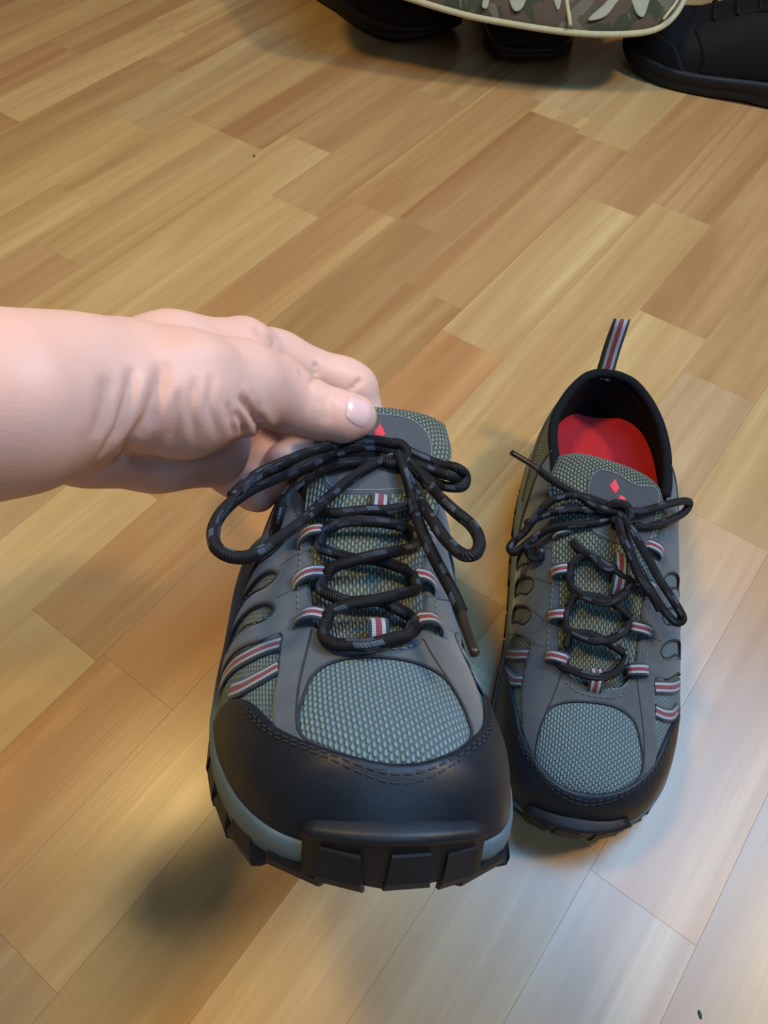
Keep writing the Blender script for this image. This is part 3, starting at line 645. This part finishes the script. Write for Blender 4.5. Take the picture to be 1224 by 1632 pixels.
LACE_G={
'run0':[(-208,1032,701),(-214,950,680),(-151,903,710),(-34,870,735),(62,900,731),(128,971,732),(149,1031,724)],
'x1a':[(-189,1046,712),(-164,1105,764),(-55,1096,801),(62,1061,776),(128,1039,751)],
'x1b':[(-195,1269,809),(-205,1207,788),(-200,1169,759),(-193,1137,758),(-92,1063,805),(0,1059,819),(103,1124,810),(148,1211,799)],
'x2a':[(-195,1255,803),(-165,1304,858),(-50,1296,893),(61,1272,871),(150,1236,822)],
'x2b':[(-204,1498,903),(-206,1437,889),(-201,1398,863),(-184,1351,861),(-102,1278,892),(0,1256,910),(89,1325,902),(158,1427,888)],
'x3a':[(-204,1484,898),(-160,1524,939),(-55,1502,968),(60,1443,944),(149,1423,900)],
'x3b':[(-210,1629,947),(-162,1568,955),(-97,1513,980),(-23,1454,961),(46,1473,956)],
'free_left':[(42,1790,1080),(-63,1780,1090),(-176,1834,1100),(-289,1897,1100),(-385,1960,1100),(-450,2026,1090)],
'aglet_left':[(-450,2026,1090),(-521,2084,1080),(-621,2153,1070)],
'bow_left':[(36,1818,1060),(-84,1825,1100),(-213,1852,1100),(-337,1831,1070),(-417,1776,1000),(-480,1710,880),(-536,1677,800),(-561,1630,780),(-522,1608,780),(-445,1664,840),(-364,1696,920),(-263,1700,990),(-140,1712,1020),(-29,1753,1020),(61,1806,1030)],
'bow_left2':[(43,1813,1030),(-91,1791,1050),(-221,1784,1050),(-327,1775,1020),(-418,1758,960),(-484,1743,900)],
'tuck_left':[(-469,1623,840),(-433,1594,780),(-377,1572,800),(-378,1609,840)],
'bow_right':[(42,1776,1080),(114,1628,1100),(189,1507,1070),(272,1376,1030),(361,1275,980),(427,1229,900),(396,1207,880),(321,1236,930),(241,1318,980),(158,1448,1020),(90,1592,1050),(37,1751,1050)],
'free_right':[(32,1770,1060),(45,1624,1090),(103,1500,1060),(163,1386,1020),(244,1303,970),(294,1244,930)],
'right_over':[(54,1821,1060),(159,1808,1080),(273,1867,1070),(409,1979,1000),(504,2054,920),(490,2009,880),(384,1885,940),(252,1775,1000),(136,1742,1020)],
'knot':[(-39,1791,1080),(1,1807,1130),(67,1798,1130),(97,1759,1090),(60,1720,1060),(-5,1737,1060)],
}
def rxyz(a, b, c): return Matrix.Rotation(c, 4, 'Z') @ Matrix.Rotation(b, 4, 'Y') @ Matrix.Rotation(a, 4, 'X')
MAT_G = Matrix.Translation((.10797, .10985, 0)) @ rxyz(0, 0, -.15313)
MAT_H = Matrix.Translation((-.000302, .033462, .219898)) @ rxyz(-.630952, .131809, .039429)
# columns: y, z, half width, x centre, crown, thickness, sideways twist
TONG_G = [(.080, .0585, .020, 0, .003, .003, 0), (.100, .0660, .024, 0, .004, .004, 0), (.130, .0790, .027, 0, .005, .005, 0), (.155, .0905, .029, -.001, .006, .006, 0),
          (.180, .1000, .032, -.001, .007, .008, -.001), (.198, .1065, .035, -.002, .007, .011, -.006), (.2125, .1120, .0305, -.002, .004, .013, -.0085)]
TONG_H = [(.080, .0585, .020, 0, .003, .003, 0), (.100, .0660, .024, 0, .004, .004, 0), (.130, .0790, .027, 0, .005, .005, 0), (.155, .0920, .029, -.003, .006, .006, 0),
          (.180, .1075, .032, -.008, .006, .007, 0), (.198, .1200, .034, -.012, .006, .009, 0), (.2125, .1300, .0305, -.013, .004, .011, .001)]
LOOPS = [(1, .30, .165, .1000, -.003), (1, .31, .165, .1210, 0), (1, .315, .185, .1440, .001), (-1, -.36, -.205, .1010, -.003), (-1, -.375, -.225, .1235, 0), (-1, -.375, -.235, .1470, .001)]
LOOPS_G = LOOPS+[(-1, -.39, -.24, .1690, .002), (1, .36, .23, .166, .002)]
LOGO = [[(-.02, .80), (.08, .76), (.16, .80), (.07, .855)], [(.12, .72), (.30, .70), (.26, .76), (.16, .765)]]
build_shoe('grey hiking shoe with black rubber toe standing on the wooden floor, red insole showing', MAT_G, False, 0., LACE_G, TONG_G,
           [(-.38, .60), (-.40, .78), (-.25, .885), (.05, .895), (.45, .86), (.85, .90), (.88, .75), (.85, .58), (.3, .55)], LOGO, (.06, .136, .158, None, .0085, .0060), LOOPS_G, 'pair of grey hiking shoes')
build_shoe('grey hiking shoe lifted toe-up by the hand, its blue-grey toe facing the camera', MAT_H, True, .12, LACE_H, TONG_H,
           [(-.74, .62), (-.72, .80), (-.45, .90), (0, .915), (.5, .90), (.72, .80), (.74, .60), (0, .56)], LOGO, (-.03, .149, .1665, None, .0085, .0066), LOOPS, 'pair of grey hiking shoes')
# ------------------------------------------------------------ hand and forearm: one continuous surface from a blended distance field
def capsule(P, a, b, ra, rb):
    a = np.array(a); b = np.array(b); ab = b-a; t = np.clip(((P-a)@ab)/(ab@ab), 0, 1)
    t2 = t*t*(3-2*t)*.35+t*.65
    return np.linalg.norm(P-a-t[..., None]*ab, axis=-1)-(ra+(rb-ra)*t2)
def smin(a, b, k): 
    h = np.clip(.5+.5*(b-a)/k, 0, 1); return b+(a-b)*h-k*h*(1-h)
def smax(a, b, k): return -smin(-a, -b, k)
HAND = {'adds': [],
 'creases': [([(-0.0801, 0.2208, 0.2901), (-0.0806, 0.2149, 0.2888), (-0.0814, 0.21, 0.2866), (-0.0831, 0.2054, 0.2841), (-0.085, 0.2017, 0.2806),
               (-0.0888, 0.1981, 0.2768), (-0.0937, 0.1966, 0.2703), (-0.103, 0.2068, 0.2521), (-0.1071, 0.2061, 0.2467)],
              0.0028, 0.0022),
             ([(-0.0885, 0.2116, 0.2958), (-0.0889, 0.2058, 0.2939), (-0.0897, 0.201, 0.2911), (-0.0916, 0.1965, 0.2879), (-0.0938, 0.1928, 0.2839),
               (-0.0969, 0.1892, 0.2805), (-0.1007, 0.187, 0.2754)],
              0.0022, 0.0016),
             ([(-0.0941, 0.2019, 0.3008), (-0.0944, 0.1967, 0.2986), (-0.0951, 0.1923, 0.2956), (-0.0966, 0.1879, 0.2926), (-0.0986, 0.1843, 0.2886)],
              0.003, 0.001),
             ([(-0.075, 0.2129, 0.2836), (-0.0756, 0.2087, 0.2798), (-0.0766, 0.2055, 0.2748), (-0.0786, 0.2035, 0.2697), (-0.0813, 0.203, 0.2628)],
              0.002, 0.0009),
             ([(-0.0696, 0.2191, 0.2839), (-0.0704, 0.214, 0.2809), (-0.0715, 0.2098, 0.277), (-0.0716, 0.2069, 0.2707), (-0.0723, 0.2057, 0.2623)],
              0.0016, 0.0007),
             ([(-0.0644, 0.223, 0.2817), (-0.0647, 0.2176, 0.2788), (-0.0653, 0.2133, 0.2749), (-0.0648, 0.2107, 0.2683), (-0.0649, 0.2099, 0.2593)],
              0.0016, 0.0006),
             ([(-0.0597, 0.2178, 0.2719), (-0.0596, 0.2163, 0.2686), (-0.0595, 0.2153, 0.2648), (-0.0594, 0.2156, 0.2596), (-0.0598, 0.218, 0.2518)],
              0.0016, 0.0009),
             ([(-0.0563, 0.2231, 0.2692), (-0.0551, 0.2238, 0.2649), (-0.0539, 0.2251, 0.2599), (-0.0528, 0.2267, 0.2539), (-0.0518, 0.2289, 0.2469),
               (-0.0517, 0.2314, 0.241), (-0.0624, 0.2827, 0.1797)],
              0.0022, 0.0026),
             ([(-0.0581, 0.2179, 0.2666), (-0.0573, 0.2186, 0.2628), (-0.0566, 0.2201, 0.2581), (-0.0569, 0.2213, 0.2531), (-0.0577, 0.224, 0.2462)],
              0.0018, 0.0014),
             ([(-0.0535, 0.2295, 0.2661), (-0.0526, 0.2292, 0.2631), (-0.0518, 0.2292, 0.2599), (-0.0509, 0.2296, 0.2568), (-0.0501, 0.2301, 0.2535)],
              0.0018, 0.0007),
             ([(-0.0291, 0.2526, 0.2386), (-0.0282, 0.2507, 0.2371), (-0.0273, 0.249, 0.2353), (-0.0274, 0.2465, 0.2328), (-0.0277, 0.2446, 0.2295)],
              0.0008, 0.00055),
             ([(-0.0268, 0.2537, 0.2375), (-0.0258, 0.2516, 0.2361), (-0.0249, 0.2497, 0.2345), (-0.025, 0.247, 0.2322), (-0.0252, 0.2449, 0.2291)],
              0.0008, 0.00055),
             ([(-0.0249, 0.2546, 0.2365), (-0.0239, 0.2523, 0.2354), (-0.023, 0.2502, 0.2341), (-0.0231, 0.2473, 0.2318), (-0.0233, 0.2452, 0.2289)],
              0.0008, 0.00055),
             ([(-0.0984, 0.1996, 0.2625), (-0.1006, 0.2127, 0.2439), (-0.0986, 0.2176, 0.235), (-0.0943, 0.2238, 0.2263), (-0.089, 0.2288, 0.2192),
               (-0.0838, 0.2349, 0.2139), (-0.0789, 0.2427, 0.2067), (-0.0746, 0.2496, 0.2025), (-0.07, 0.2566, 0.1984)],
              0.0024, 0.0016),
             ([(-0.0585, 0.284, 0.2511), (-0.0556, 0.282, 0.2492), (-0.053, 0.2812, 0.2462), (-0.0506, 0.281, 0.2414), (-0.0447, 0.2603, 0.2558)],
              0.0028, 0.0012),
             ([(-0.0375, 0.2588, 0.2485), (-0.0359, 0.2576, 0.2467), (-0.0344, 0.2565, 0.2447), (-0.0326, 0.2558, 0.2424), (-0.0308, 0.2547, 0.2404)],
              0.0014, 0.001),
             ([(-0.0331, 0.2897, 0.2242), (-0.0329, 0.2874, 0.2227), (-0.0328, 0.2855, 0.2209), (-0.0312, 0.2623, 0.2401), (-0.0317, 0.2574, 0.2415)],
              0.0014, 0.0014),
             ([(-0.0107, 0.2892, 0.2134), (-0.0122, 0.2872, 0.2133), (-0.0138, 0.2855, 0.2128), (-0.0154, 0.284, 0.212), (-0.0159, 0.2631, 0.231)],
              0.0014, 0.0013),
             ([(-0.083, 0.2239, 0.2919), (-0.075, 0.228, 0.2888), (-0.067, 0.233, 0.285), (-0.0623, 0.2371, 0.2804), (-0.0579, 0.2439, 0.2733)],
              0.006, -0.001)],
 'cuts': [],
 'groups': [{'caps': [((-0.1885, 0.1806, 0.3074), (-0.1521, 0.1879, 0.3003), 0.03002, 0.03034, 0.008),
                      ((-0.1521, 0.1879, 0.3003), (-0.128, 0.1967, 0.2931), 0.03034, 0.02897, 0.012),
                      ((-0.128, 0.1967, 0.2931), (-0.115, 0.2124, 0.2835), 0.02897, 0.02475, 0.012),
                      ((-0.1533, 0.1931, 0.2819), (-0.1311, 0.2039, 0.2773), 0.02614, 0.02429, 0.012),
                      ((-0.115, 0.2124, 0.2835), (-0.1001, 0.2291, 0.2734), 0.02475, 0.02235, 0.012)],
             'k': 0.01},
            {'caps': [((-0.116, 0.223, 0.2727), (-0.092, 0.2605, 0.2542), 0.02358, 0.01721, 0.014),
                      ((-0.092, 0.2605, 0.2542), (-0.0656, 0.2821, 0.2377), 0.01721, 0.01502, 0.012),
                      ((-0.1215, 0.2299, 0.2592), (-0.0683, 0.2973, 0.2067), 0.0242, 0.017, 0.014),
                      ((-0.1234, 0.2303, 0.2533), (-0.0786, 0.2909, 0.186), 0.02354, 0.01753, 0.014),
                      ((-0.1252, 0.2285, 0.2458), (-0.0916, 0.2772, 0.1761), 0.0213, 0.01818, 0.014),
                      ((-0.1218, 0.2297, 0.2405), (-0.1037, 0.2439, 0.2137), 0.02056, 0.01719, 0.012),
                      ((-0.1037, 0.2439, 0.2137), (-0.0842, 0.2617, 0.1895), 0.01719, 0.01671, 0.012)],
             'k': 0.008},
            {'caps': [((-0.0981, 0.2165, 0.2766), (-0.0807, 0.231, 0.2624), 0.01976, 0.02355, 0.012),
                      ((-0.0807, 0.231, 0.2624), (-0.062, 0.2486, 0.248), 0.02355, 0.01818, 0.012),
                      ((-0.062, 0.2486, 0.248), (-0.0501, 0.2586, 0.238), 0.01818, 0.01446, 0.012)],
             'k': 0.006},
            {'caps': [((-0.0517, 0.2572, 0.2394), (-0.0416, 0.2578, 0.23), 0.01438, 0.013, 0.008),
                      ((-0.0416, 0.2578, 0.23), (-0.0297, 0.2564, 0.2241), 0.013, 0.01086, 0.008),
                      ((-0.0297, 0.2564, 0.2241), (-0.0192, 0.2562, 0.2214), 0.01086, 0.01063, 0.008),
                      ((-0.0192, 0.2562, 0.2214), (-0.0127, 0.2578, 0.2201), 0.01063, 0.00924, 0.006)],
             'k': 0.006},
            {'caps': [((-0.0662, 0.2851, 0.235), (-0.0523, 0.2936, 0.2214), 0.01459, 0.01277, 0.008),
                      ((-0.0523, 0.2936, 0.2214), (-0.0211, 0.2947, 0.2049), 0.01277, 0.01165, 0.008),
                      ((-0.0211, 0.2947, 0.2049), (-0.0164, 0.2936, 0.2016), 0.01165, 0.01202, 0.006),
                      ((-0.0155, 0.2928, 0.201), (-0.0115, 0.284, 0.1897), 0.01139, 0.01054, 0.006),
                      ((-0.0115, 0.284, 0.1897), (-0.0164, 0.2705, 0.1873), 0.01054, 0.00944, 0.006)],
             'k': 0.005},
            {'caps': [((-0.0714, 0.3035, 0.1952), (-0.0477, 0.3012, 0.175), 0.01623, 0.01244, 0.008),
                      ((-0.0477, 0.3012, 0.175), (-0.041, 0.2862, 0.1641), 0.01244, 0.01109, 0.006),
                      ((-0.041, 0.2862, 0.1641), (-0.051, 0.2712, 0.1717), 0.01109, 0.01006, 0.006)],
             'k': 0.0025},
            {'caps': [((-0.0811, 0.2911, 0.18), (-0.0649, 0.2814, 0.1631), 0.01642, 0.01171, 0.008),
                      ((-0.0649, 0.2814, 0.1631), (-0.0581, 0.2739, 0.1526), 0.01171, 0.01114, 0.006),
                      ((-0.0581, 0.2739, 0.1526), (-0.07, 0.2669, 0.1599), 0.01114, 0.00924, 0.006)],
             'k': 0.002},
            {'caps': [((-0.0966, 0.2784, 0.1708), (-0.0803, 0.2735, 0.1573), 0.01511, 0.01104, 0.008),
                      ((-0.0803, 0.2735, 0.1573), (-0.0693, 0.2662, 0.152), 0.01104, 0.00937, 0.006),
                      ((-0.0693, 0.2662, 0.152), (-0.0659, 0.2634, 0.1525), 0.00937, 0.00833, 0.006)],
             'k': 0.002}],
 'h': 0.0012,
 'hi': (0.005, 0.3257, 0.3434),
 'lo': (-0.2245, 0.1446, 0.1355),
 'nail': ((-0.0112, 0.2526, 0.2298), (0.459, -0.269, 0.847), (1.0, -0.081, -0.059), 0.0125, 0.013),
 'origin': (-0.154, 0.1979, 0.273)}

def hand_field(P):
    d = None
    for grp in HAND['groups']:
        g = None
        for (a, b, ra, rb, k) in grp['caps']:
            c = capsule(P, a, b, ra, rb); g = c if g is None else smin(g, c, k)
        d = g if d is None else smin(d, g, grp['k'])
    return d
def surface_nets(f, lo, hi, h):
    n = np.ceil((np.array(hi)-lo)/h).astype(int)+1
    ax = [lo[i]+h*np.arange(n[i]) for i in range(3)]
    D = np.empty(n, np.float32)
    B = 14; half = B*h*.87+.012
    for i in range(0, n[0], B):
        for j in range(0, n[1], B):
            for k in range(0, n[2], B):
                c = np.array([[ax[0][i]+B*h/2, ax[1][j]+B*h/2, ax[2][k]+B*h/2]]); d = float(f(c)[0])
                if abs(d) > half: D[i:i+B, j:j+B, k:k+B] = d; continue
                D[i:i+B, j:j+B, k:k+B] = f(np.stack(np.meshgrid(ax[0][i:i+B], ax[1][j:j+B], ax[2][k:k+B], indexing='ij'), -1))
    s = D < 0
    cnt = np.zeros(n-1, int); acc = np.zeros((*(n-1), 3)); ne = np.zeros(n-1)
    c = [(i, j, k) for i in (0, 1) for j in (0, 1) for k in (0, 1)]
    sl = lambda o: tuple(slice(o[q], n[q]-1+o[q]) for q in range(3))
    for x in range(8):
        for y in range(x+1, 8):
            a, b = np.array(c[x]), np.array(c[y])
            if abs(a-b).sum() != 1: continue
            da, db = D[sl(a)], D[sl(b)]; m = (da < 0) != (db < 0); t = np.where(m, da/(da-db+1e-12*(da == db)), 0)
            for q in range(3): acc[..., q] += np.where(m, a[q]+(b[q]-a[q])*t, 0)
            ne += m
    act = ne > 0; idx = -np.ones(n-1, int); idx[act] = np.arange(act.sum())
    ijk = np.argwhere(act); V = (ijk+acc[act]/ne[act][:, None])*h+np.array(lo)
    F = []
    for q in range(3):
        o = [0, 0, 0]; o[q] = 1
        A = s[tuple(slice(0, n[r]-o[r]) for r in range(3))]; B = s[tuple(slice(o[r], n[r]) for r in range(3))]
        E_ = np.argwhere(A != B); u, v = [(1, 2), (2, 0), (0, 1)][q]
        ok = (E_[:, u] > 0) & (E_[:, v] > 0) & (E_[:, u] < n[u]-1) & (E_[:, v] < n[v]-1); E_ = E_[ok]
        ins = A[tuple(E_.T)]
        def at(du, dv):
            w = E_.copy(); w[:, u] -= du; w[:, v] -= dv; return idx[tuple(w.T)]
        Q = np.stack([at(0, 0), at(1, 0), at(1, 1), at(0, 1)], 1); Q = np.where(ins[:, None], Q, Q[:, ::-1]); F.append(Q)
    return V, np.vstack(F)
def skin():
    m, nt, b = pmat('skin', (.62, .36, .29), .5, .35)
    v = mapping(nt, 'Object'); n1 = noise(nt, v, 38, 3); n2 = noise(nt, v, 420, 4, .65); n3 = noise(nt, v, 9, 2)
    c = mixc(nt, n1.outputs[0], (.64, .37, .28), (.75, .49, .40)); c = mixc(nt, mixc(nt, 1, n3.outputs[0], (.5, .5, .5), 'MULTIPLY'), c, (.68, .33, .26)); nt.links.new(c, b.inputs['Base Color'])
    b.inputs['Subsurface Weight'].default_value = .22; b.inputs['Subsurface Radius'].default_value = (.012, .005, .003); b.inputs['Subsurface Scale'].default_value = .6
    vo = nd(nt, 'ShaderNodeTexVoronoi'); vo.inputs['Scale'].default_value = 900; nt.links.new(v, vo.inputs['Vector'])
    a = nd(nt, 'ShaderNodeMath', operation='ADD'); nt.links.new(n2.outputs[0], a.inputs[0]); nt.links.new(vo.outputs[0], a.inputs[1])
    bump(nt, b, a.outputs[0], .13, .0004); return m
M['skin'] = skin()
pr = empty('person', 'bare left hand and forearm reaching in from the left, pinching a shoe tongue', 'person', HAND['origin'])
V, F = surface_nets(hand_field, HAND['lo'], HAND['hi'], HAND['h'])
for _ in range(1):
    A_ = np.zeros_like(V); cn = np.zeros(len(V))
    for i in range(4):
        np.add.at(A_, F[:, i], V[F[:, (i+1) % 4]]); np.add.at(cn, F[:, i], 1)
    V = V*.5+.5*A_/cn[:, None]
def vnormals(V, F):
    fn = np.cross(V[F[:, 2]]-V[F[:, 0]], V[F[:, 3]]-V[F[:, 1]]); N = np.zeros_like(V)
    for i in range(4): np.add.at(N, F[:, i], fn)
    return N/(np.linalg.norm(N, axis=1, keepdims=True)+1e-20)
N = vnormals(V, F); disp = np.zeros(len(V))
for pts, w, dep in HAND['creases']:
    L = catmull(np.array(pts), 4); m = np.all((V > L.min(0)-.02) & (V < L.max(0)+.02), axis=1); idx = np.nonzero(m)[0]
    if not len(idx): continue
    D = np.full(len(idx), 1e9); K = np.zeros(len(idx))
    for k in range(len(L)-1):
        a, b = L[k], L[k+1]; ab = b-a; t = np.clip(((V[idx]-a)@ab)/(ab@ab+1e-18), 0, 1); d = np.linalg.norm(V[idx]-a-t[:, None]*ab, axis=1)
        K = np.where(d < D, (k+t)/(len(L)-1), K); D = np.minimum(D, d)
    fade = np.clip(np.minimum(K, 1-K)/.22, 0, 1)**.7
    disp[idx] += -dep*fade*(np.exp(-(D/w)**2)-(.30 if w > .0015 else 0)*np.exp(-((D-2.1*w)/(1.2*w))**2))
V = V+N*disp[:, None]
body = link('arm', mesh('arm', V-np.array(HAND['origin']), F), M['skin'], pr)
# thumbnail: a curved plate lying on the thumb
def nail(name, c, n, t, w, l, par):
    n = Vector(n).normalized(); t = Vector(t); t = (t-n*t.dot(n)).normalized(); b = n.cross(t)
    nu, nv = 15, 15; V = []
    for layer in (0, 1):
        for i in range(nu):
            for j in range(nv):
                x, y = -1+2*i/(nu-1), -1+2*j/(nv-1)
                # square to disc-ish, squarer at the root
                r = x*math.sqrt(1-.38*y*y), y*math.sqrt(1-.30*x*x)
                p0 = np.array(c)+np.array(b)*r[0]*w/2+np.array(t)*r[1]*l/2+np.array(n)*.012
                s = 0
                for _ in range(30):
                    q = float(hand_field((p0-np.array(n)*s)[None])[0]); s += q*.9
                    if q < 2e-5: break
                e = max(abs(x), abs(y)); hgt = (.00065 if layer == 0 else -.0008)-(.0004*max(0, (e-.8)/.2) if layer == 0 else 0)
                V.append(p0-np.array(n)*s+np.array(n)*hgt)
    F = [tuple(f) for f in grid_faces(nu, nv)]; k = nu*nv
    F += [tuple(reversed([q+k for q in f])) for f in F]
    m, nt, bb = pmat('nail', (.74, .47, .44), .25, .5, coat=.3)
    return link(name, mesh(name, np.array(V)-np.array(HAND['origin']), F), m, par)
nl = nail('thumbnail', *HAND['nail'], body)
# ------------------------------------------------------------ things at the back
def build_black_shoe(label, loc, ang, mirror, group):
    root = empty('black_shoe', label, 'shoe', group=group, mat=Matrix.Translation(loc) @ Matrix.Rotation(ang, 4, 'Z'))
    BEND[0] = 0.
    patch('upper', BASE, [OPEN], .0, .001, .0045, -.0002, M['black'], root, mirror, 1)
    patch('toe_cap', CAP, (), .0020, .0016, .0035, -.0004, M['black'], root, mirror, 2)
    patch('quarter', LATQ, (), .0016, .0012, .0035, -.0004, M['black'], root, mirror)
    patch('quarter', MEDQ, (), .0016, .0012, .0035, -.0004, M['black'], root, mirror)
    def outs(P):
        y = P[:, 1]; b = zbot(y); t = Zs(y)+.006
        return [(-.012, b), (.001, b), (.0045, b+.003), (.0050, b+.008), (.0030, (b+t)/2), (.0050, (b+t)/2+.002), (.0050, t-.002), (.002, t), (-.008, t)]
    loft_ring('sole', outs, M['blacksole'], root, mirror)
    C = [(.080, .0600, .020, 0, .003, .003, 0), (.130, .0800, .027, 0, .005, .005, 0), (.180, .1020, .032, 0, .006, .007, 0), (.205, .1120, .032, 0, .004, .009, 0)]
    f, C2, t = tongue_surface(C); n = 24; u = np.linspace(-1, 1, 13); V = []
    for i in range(n):
        s = i/(n-1); T = f(u, np.full(13, s), 0); T[:, 2] += .003; Bt = f(u[::-1], np.full(13, s), 0); Bt[:, 2] -= .004; V.append(np.vstack([T, Bt]))
    F = [tuple(reversed(q)) for q in grid_faces(n, 26, False, True)]+[tuple(range(26)), tuple((n-1)*26+j for j in range(26))]
    V, F = mir(np.vstack(V), F, mirror); link('tongue', mesh('tongue', V, F, V[:, :2]*1000), M['black'], root)
    tubes('collar', [on(RIM, -.001, 6)], .004, M['black'], root, 8, mirror)
    for y in (.105, .128, .150):
        tubes('shoelace', [on([(-.36, y), (-.15, y+.004), (.1, y+.006), (.30, y+.010)], .003, 5)], .0022, M['black'], root, 8, mirror)
    return root
build_black_shoe('black shoe with its toe to the camera, under the middle of the camouflage pad', (.186, 1.020, 0), math.radians(4), False, 'pair of black shoes')
build_black_shoe('black shoe set back to the left, under the left part of the camouflage pad', (.080, 1.090, 0), math.radians(36), True, 'pair of black shoes')
build_black_shoe('large black shoe lying sideways at the right edge, right of the camouflage pad', (.283, 1.082, 0), math.radians(-113), False, None)
# camouflage pad with cream piping
def camo():
    m, nt, b = pmat('camouflage_cloth', (.06, .05, .03), .9, .2, .1)
    v = mapping(nt, 'UV'); a = noise(nt, v, .018, 3, .5, .6); c = noise(nt, mapping(nt, 'UV', loc=(300, 100, 0)), .022, 3, .5, .6)
    r = ramp(nt, [(0, (.035, .042, .022)), (.46, (.075, .052, .034)), (.58, (.055, .065, .035))], 'CONSTANT'); nt.links.new(a.outputs[0], r.inputs[0])
    g = ramp(nt, [(0, (0, 0, 0)), (.56, (1, 1, 1))], 'CONSTANT'); nt.links.new(c.outputs[0], g.inputs[0])
    nt.links.new(mixc(nt, g.outputs[0], r.outputs[0], (.11, .095, .065)), b.inputs['Base Color'])
    w = noise(nt, v, 1.5, 2); bump(nt, b, w.outputs[0], .4, .0008); return m
M['camo'] = camo(); M['cream'] = suede('cream_cord', (.42, .38, .22), .2); M['palecloth'] = suede('pale_print', (.27, .27, .19), .15)
PZ, PS = .070, .42
def padf(x, y, h): return np.stack([x, y-h*PS*.9, PZ+.004+PS*(y-.966)+h], -1)
OUT = [(-.070, 1.050), (.003, 1.018), (.078, .992), (.130, .980), (.204, .968), (.262, .966), (.304, .974), (.332, 1.004), (.345, 1.050), (.356, 1.16), (.350, 1.27), (.30, 1.33), (.15, 1.35), (0, 1.35), (-.08, 1.31), (-.10, 1.21), (-.09, 1.14)]
pad = empty('camouflage_pad', 'camouflage cloth pad edged with cream piping, lying on the black shoes', 'pad', (.15, 1.15, .13))
def rel(o): o.matrix_parent_inverse = pad.matrix_world.inverted(); o.location = (0, 0, 0); return o
bpy.context.view_layer.update()
def P0(o): o.location = (-.15, -1.15, -.13); return o
pf = lambda d: .0105*np.sqrt(np.clip(1-(1-np.clip(d/.03, 0, 1))**2, 0, 1))
P0(patch('top_panel', OUT, (), 0, .004, .009, 0, M['camo'], pad, False, 4, padf, raw=True, sink=pf))
P0(patch('bottom_panel', OUT, (), 0, .004, .012, 0, M['camo'], pad, False, 4, padf, raw=True, flip=True, sink=lambda d: -pf(d)*.7))
q = catmull(np.array(OUT), 6, True)
def padtube(name, pts, r, closed, h):
    c = padf(pts[:, 0], pts[:, 1], np.full(len(pts), h)); V, F, uv = tube_data(c, r, 8, closed); return P0(link(name, mesh(name, V, F, uv), M['cream'], pad))
padtube('piping', q, .0034, True, .001)
padtube('seam_piping', catmull(np.array([(.203, .968), (.199, 1.02), (.197, 1.12), (.198, 1.25)]), 5), .0022, False, .0100)
padtube('corner_piping', catmull(np.array([(.306, .976), (.326, 1.005), (.336, 1.050), (.338, 1.12)]), 5), .0016, False, .0100)
def leaf(pts): P0(patch('printed_leaf', pts, (), .0118, .0005, .004, .0108, M['palecloth'], pad, False, 4, padf, raw=True))
leaf([(.222, .974), (.246, .998), (.266, 1.030), (.288, 1.040), (.300, 1.022), (.292, .998), (.284, .978), (.276, .982), (.270, 1.000), (.258, .998), (.242, .978)])
leaf([(.142, .984), (.136, 1.002), (.140, 1.03), (.152, 1.036), (.158, 1.014), (.152, .990)])
leaf([(.106, .990), (.110, 1.008), (.120, 1.05), (.127, 1.048), (.117, 1.008), (.112, .988)])
leaf([(.030, 1.016), (.035, 1.04), (.055, 1.05), (.062, 1.03), (.052, 1.008)])
leaf([(.190, .985), (.184, 1.01), (.186, 1.05), (.196, 1.06), (.196, 1.01)])
# crumbs
def crumb(label, x, y, s, col):
    me = bpy.data.meshes.new('crumb'); rg = np.random.RandomState(int(abs(x*1e4))); n = 7
    V = [(0, 0, s*.5)]+[(s*math.cos(2*math.pi*i/n)*rg.uniform(.5, .9)*.7, s*math.sin(2*math.pi*i/n)*rg.uniform(.8, 1.4), s*rg.uniform(.15, .35)) for i in range(n)]+[(s*.5*math.cos(2*math.pi*i/n), s*.8*math.sin(2*math.pi*i/n), 0.0) for i in range(n)]
    F = [(0, 1+i, 1+(i+1) % n) for i in range(n)]+[(1+(i+1) % n, 1+i, 1+n+i, 1+n+(i+1) % n) for i in range(n)]+[tuple(range(n+1, 2*n+1))[::-1]]
    me.from_pydata(V, [], F); o = link('crumb', me, pmat('crumb_dirt', col, .8)[0], None); o.location = (x, y, 0.0001); o['label'] = label; o['category'] = 'crumb'
crumb('tiny dark crumb on the pale floor near the bottom right corner', .1655, .0405, .0018, (.02, .06, .06))
crumb('tiny dark speck on the floor above the hand, near the top left', -.144, .846, .0022, (.04, .03, .025))
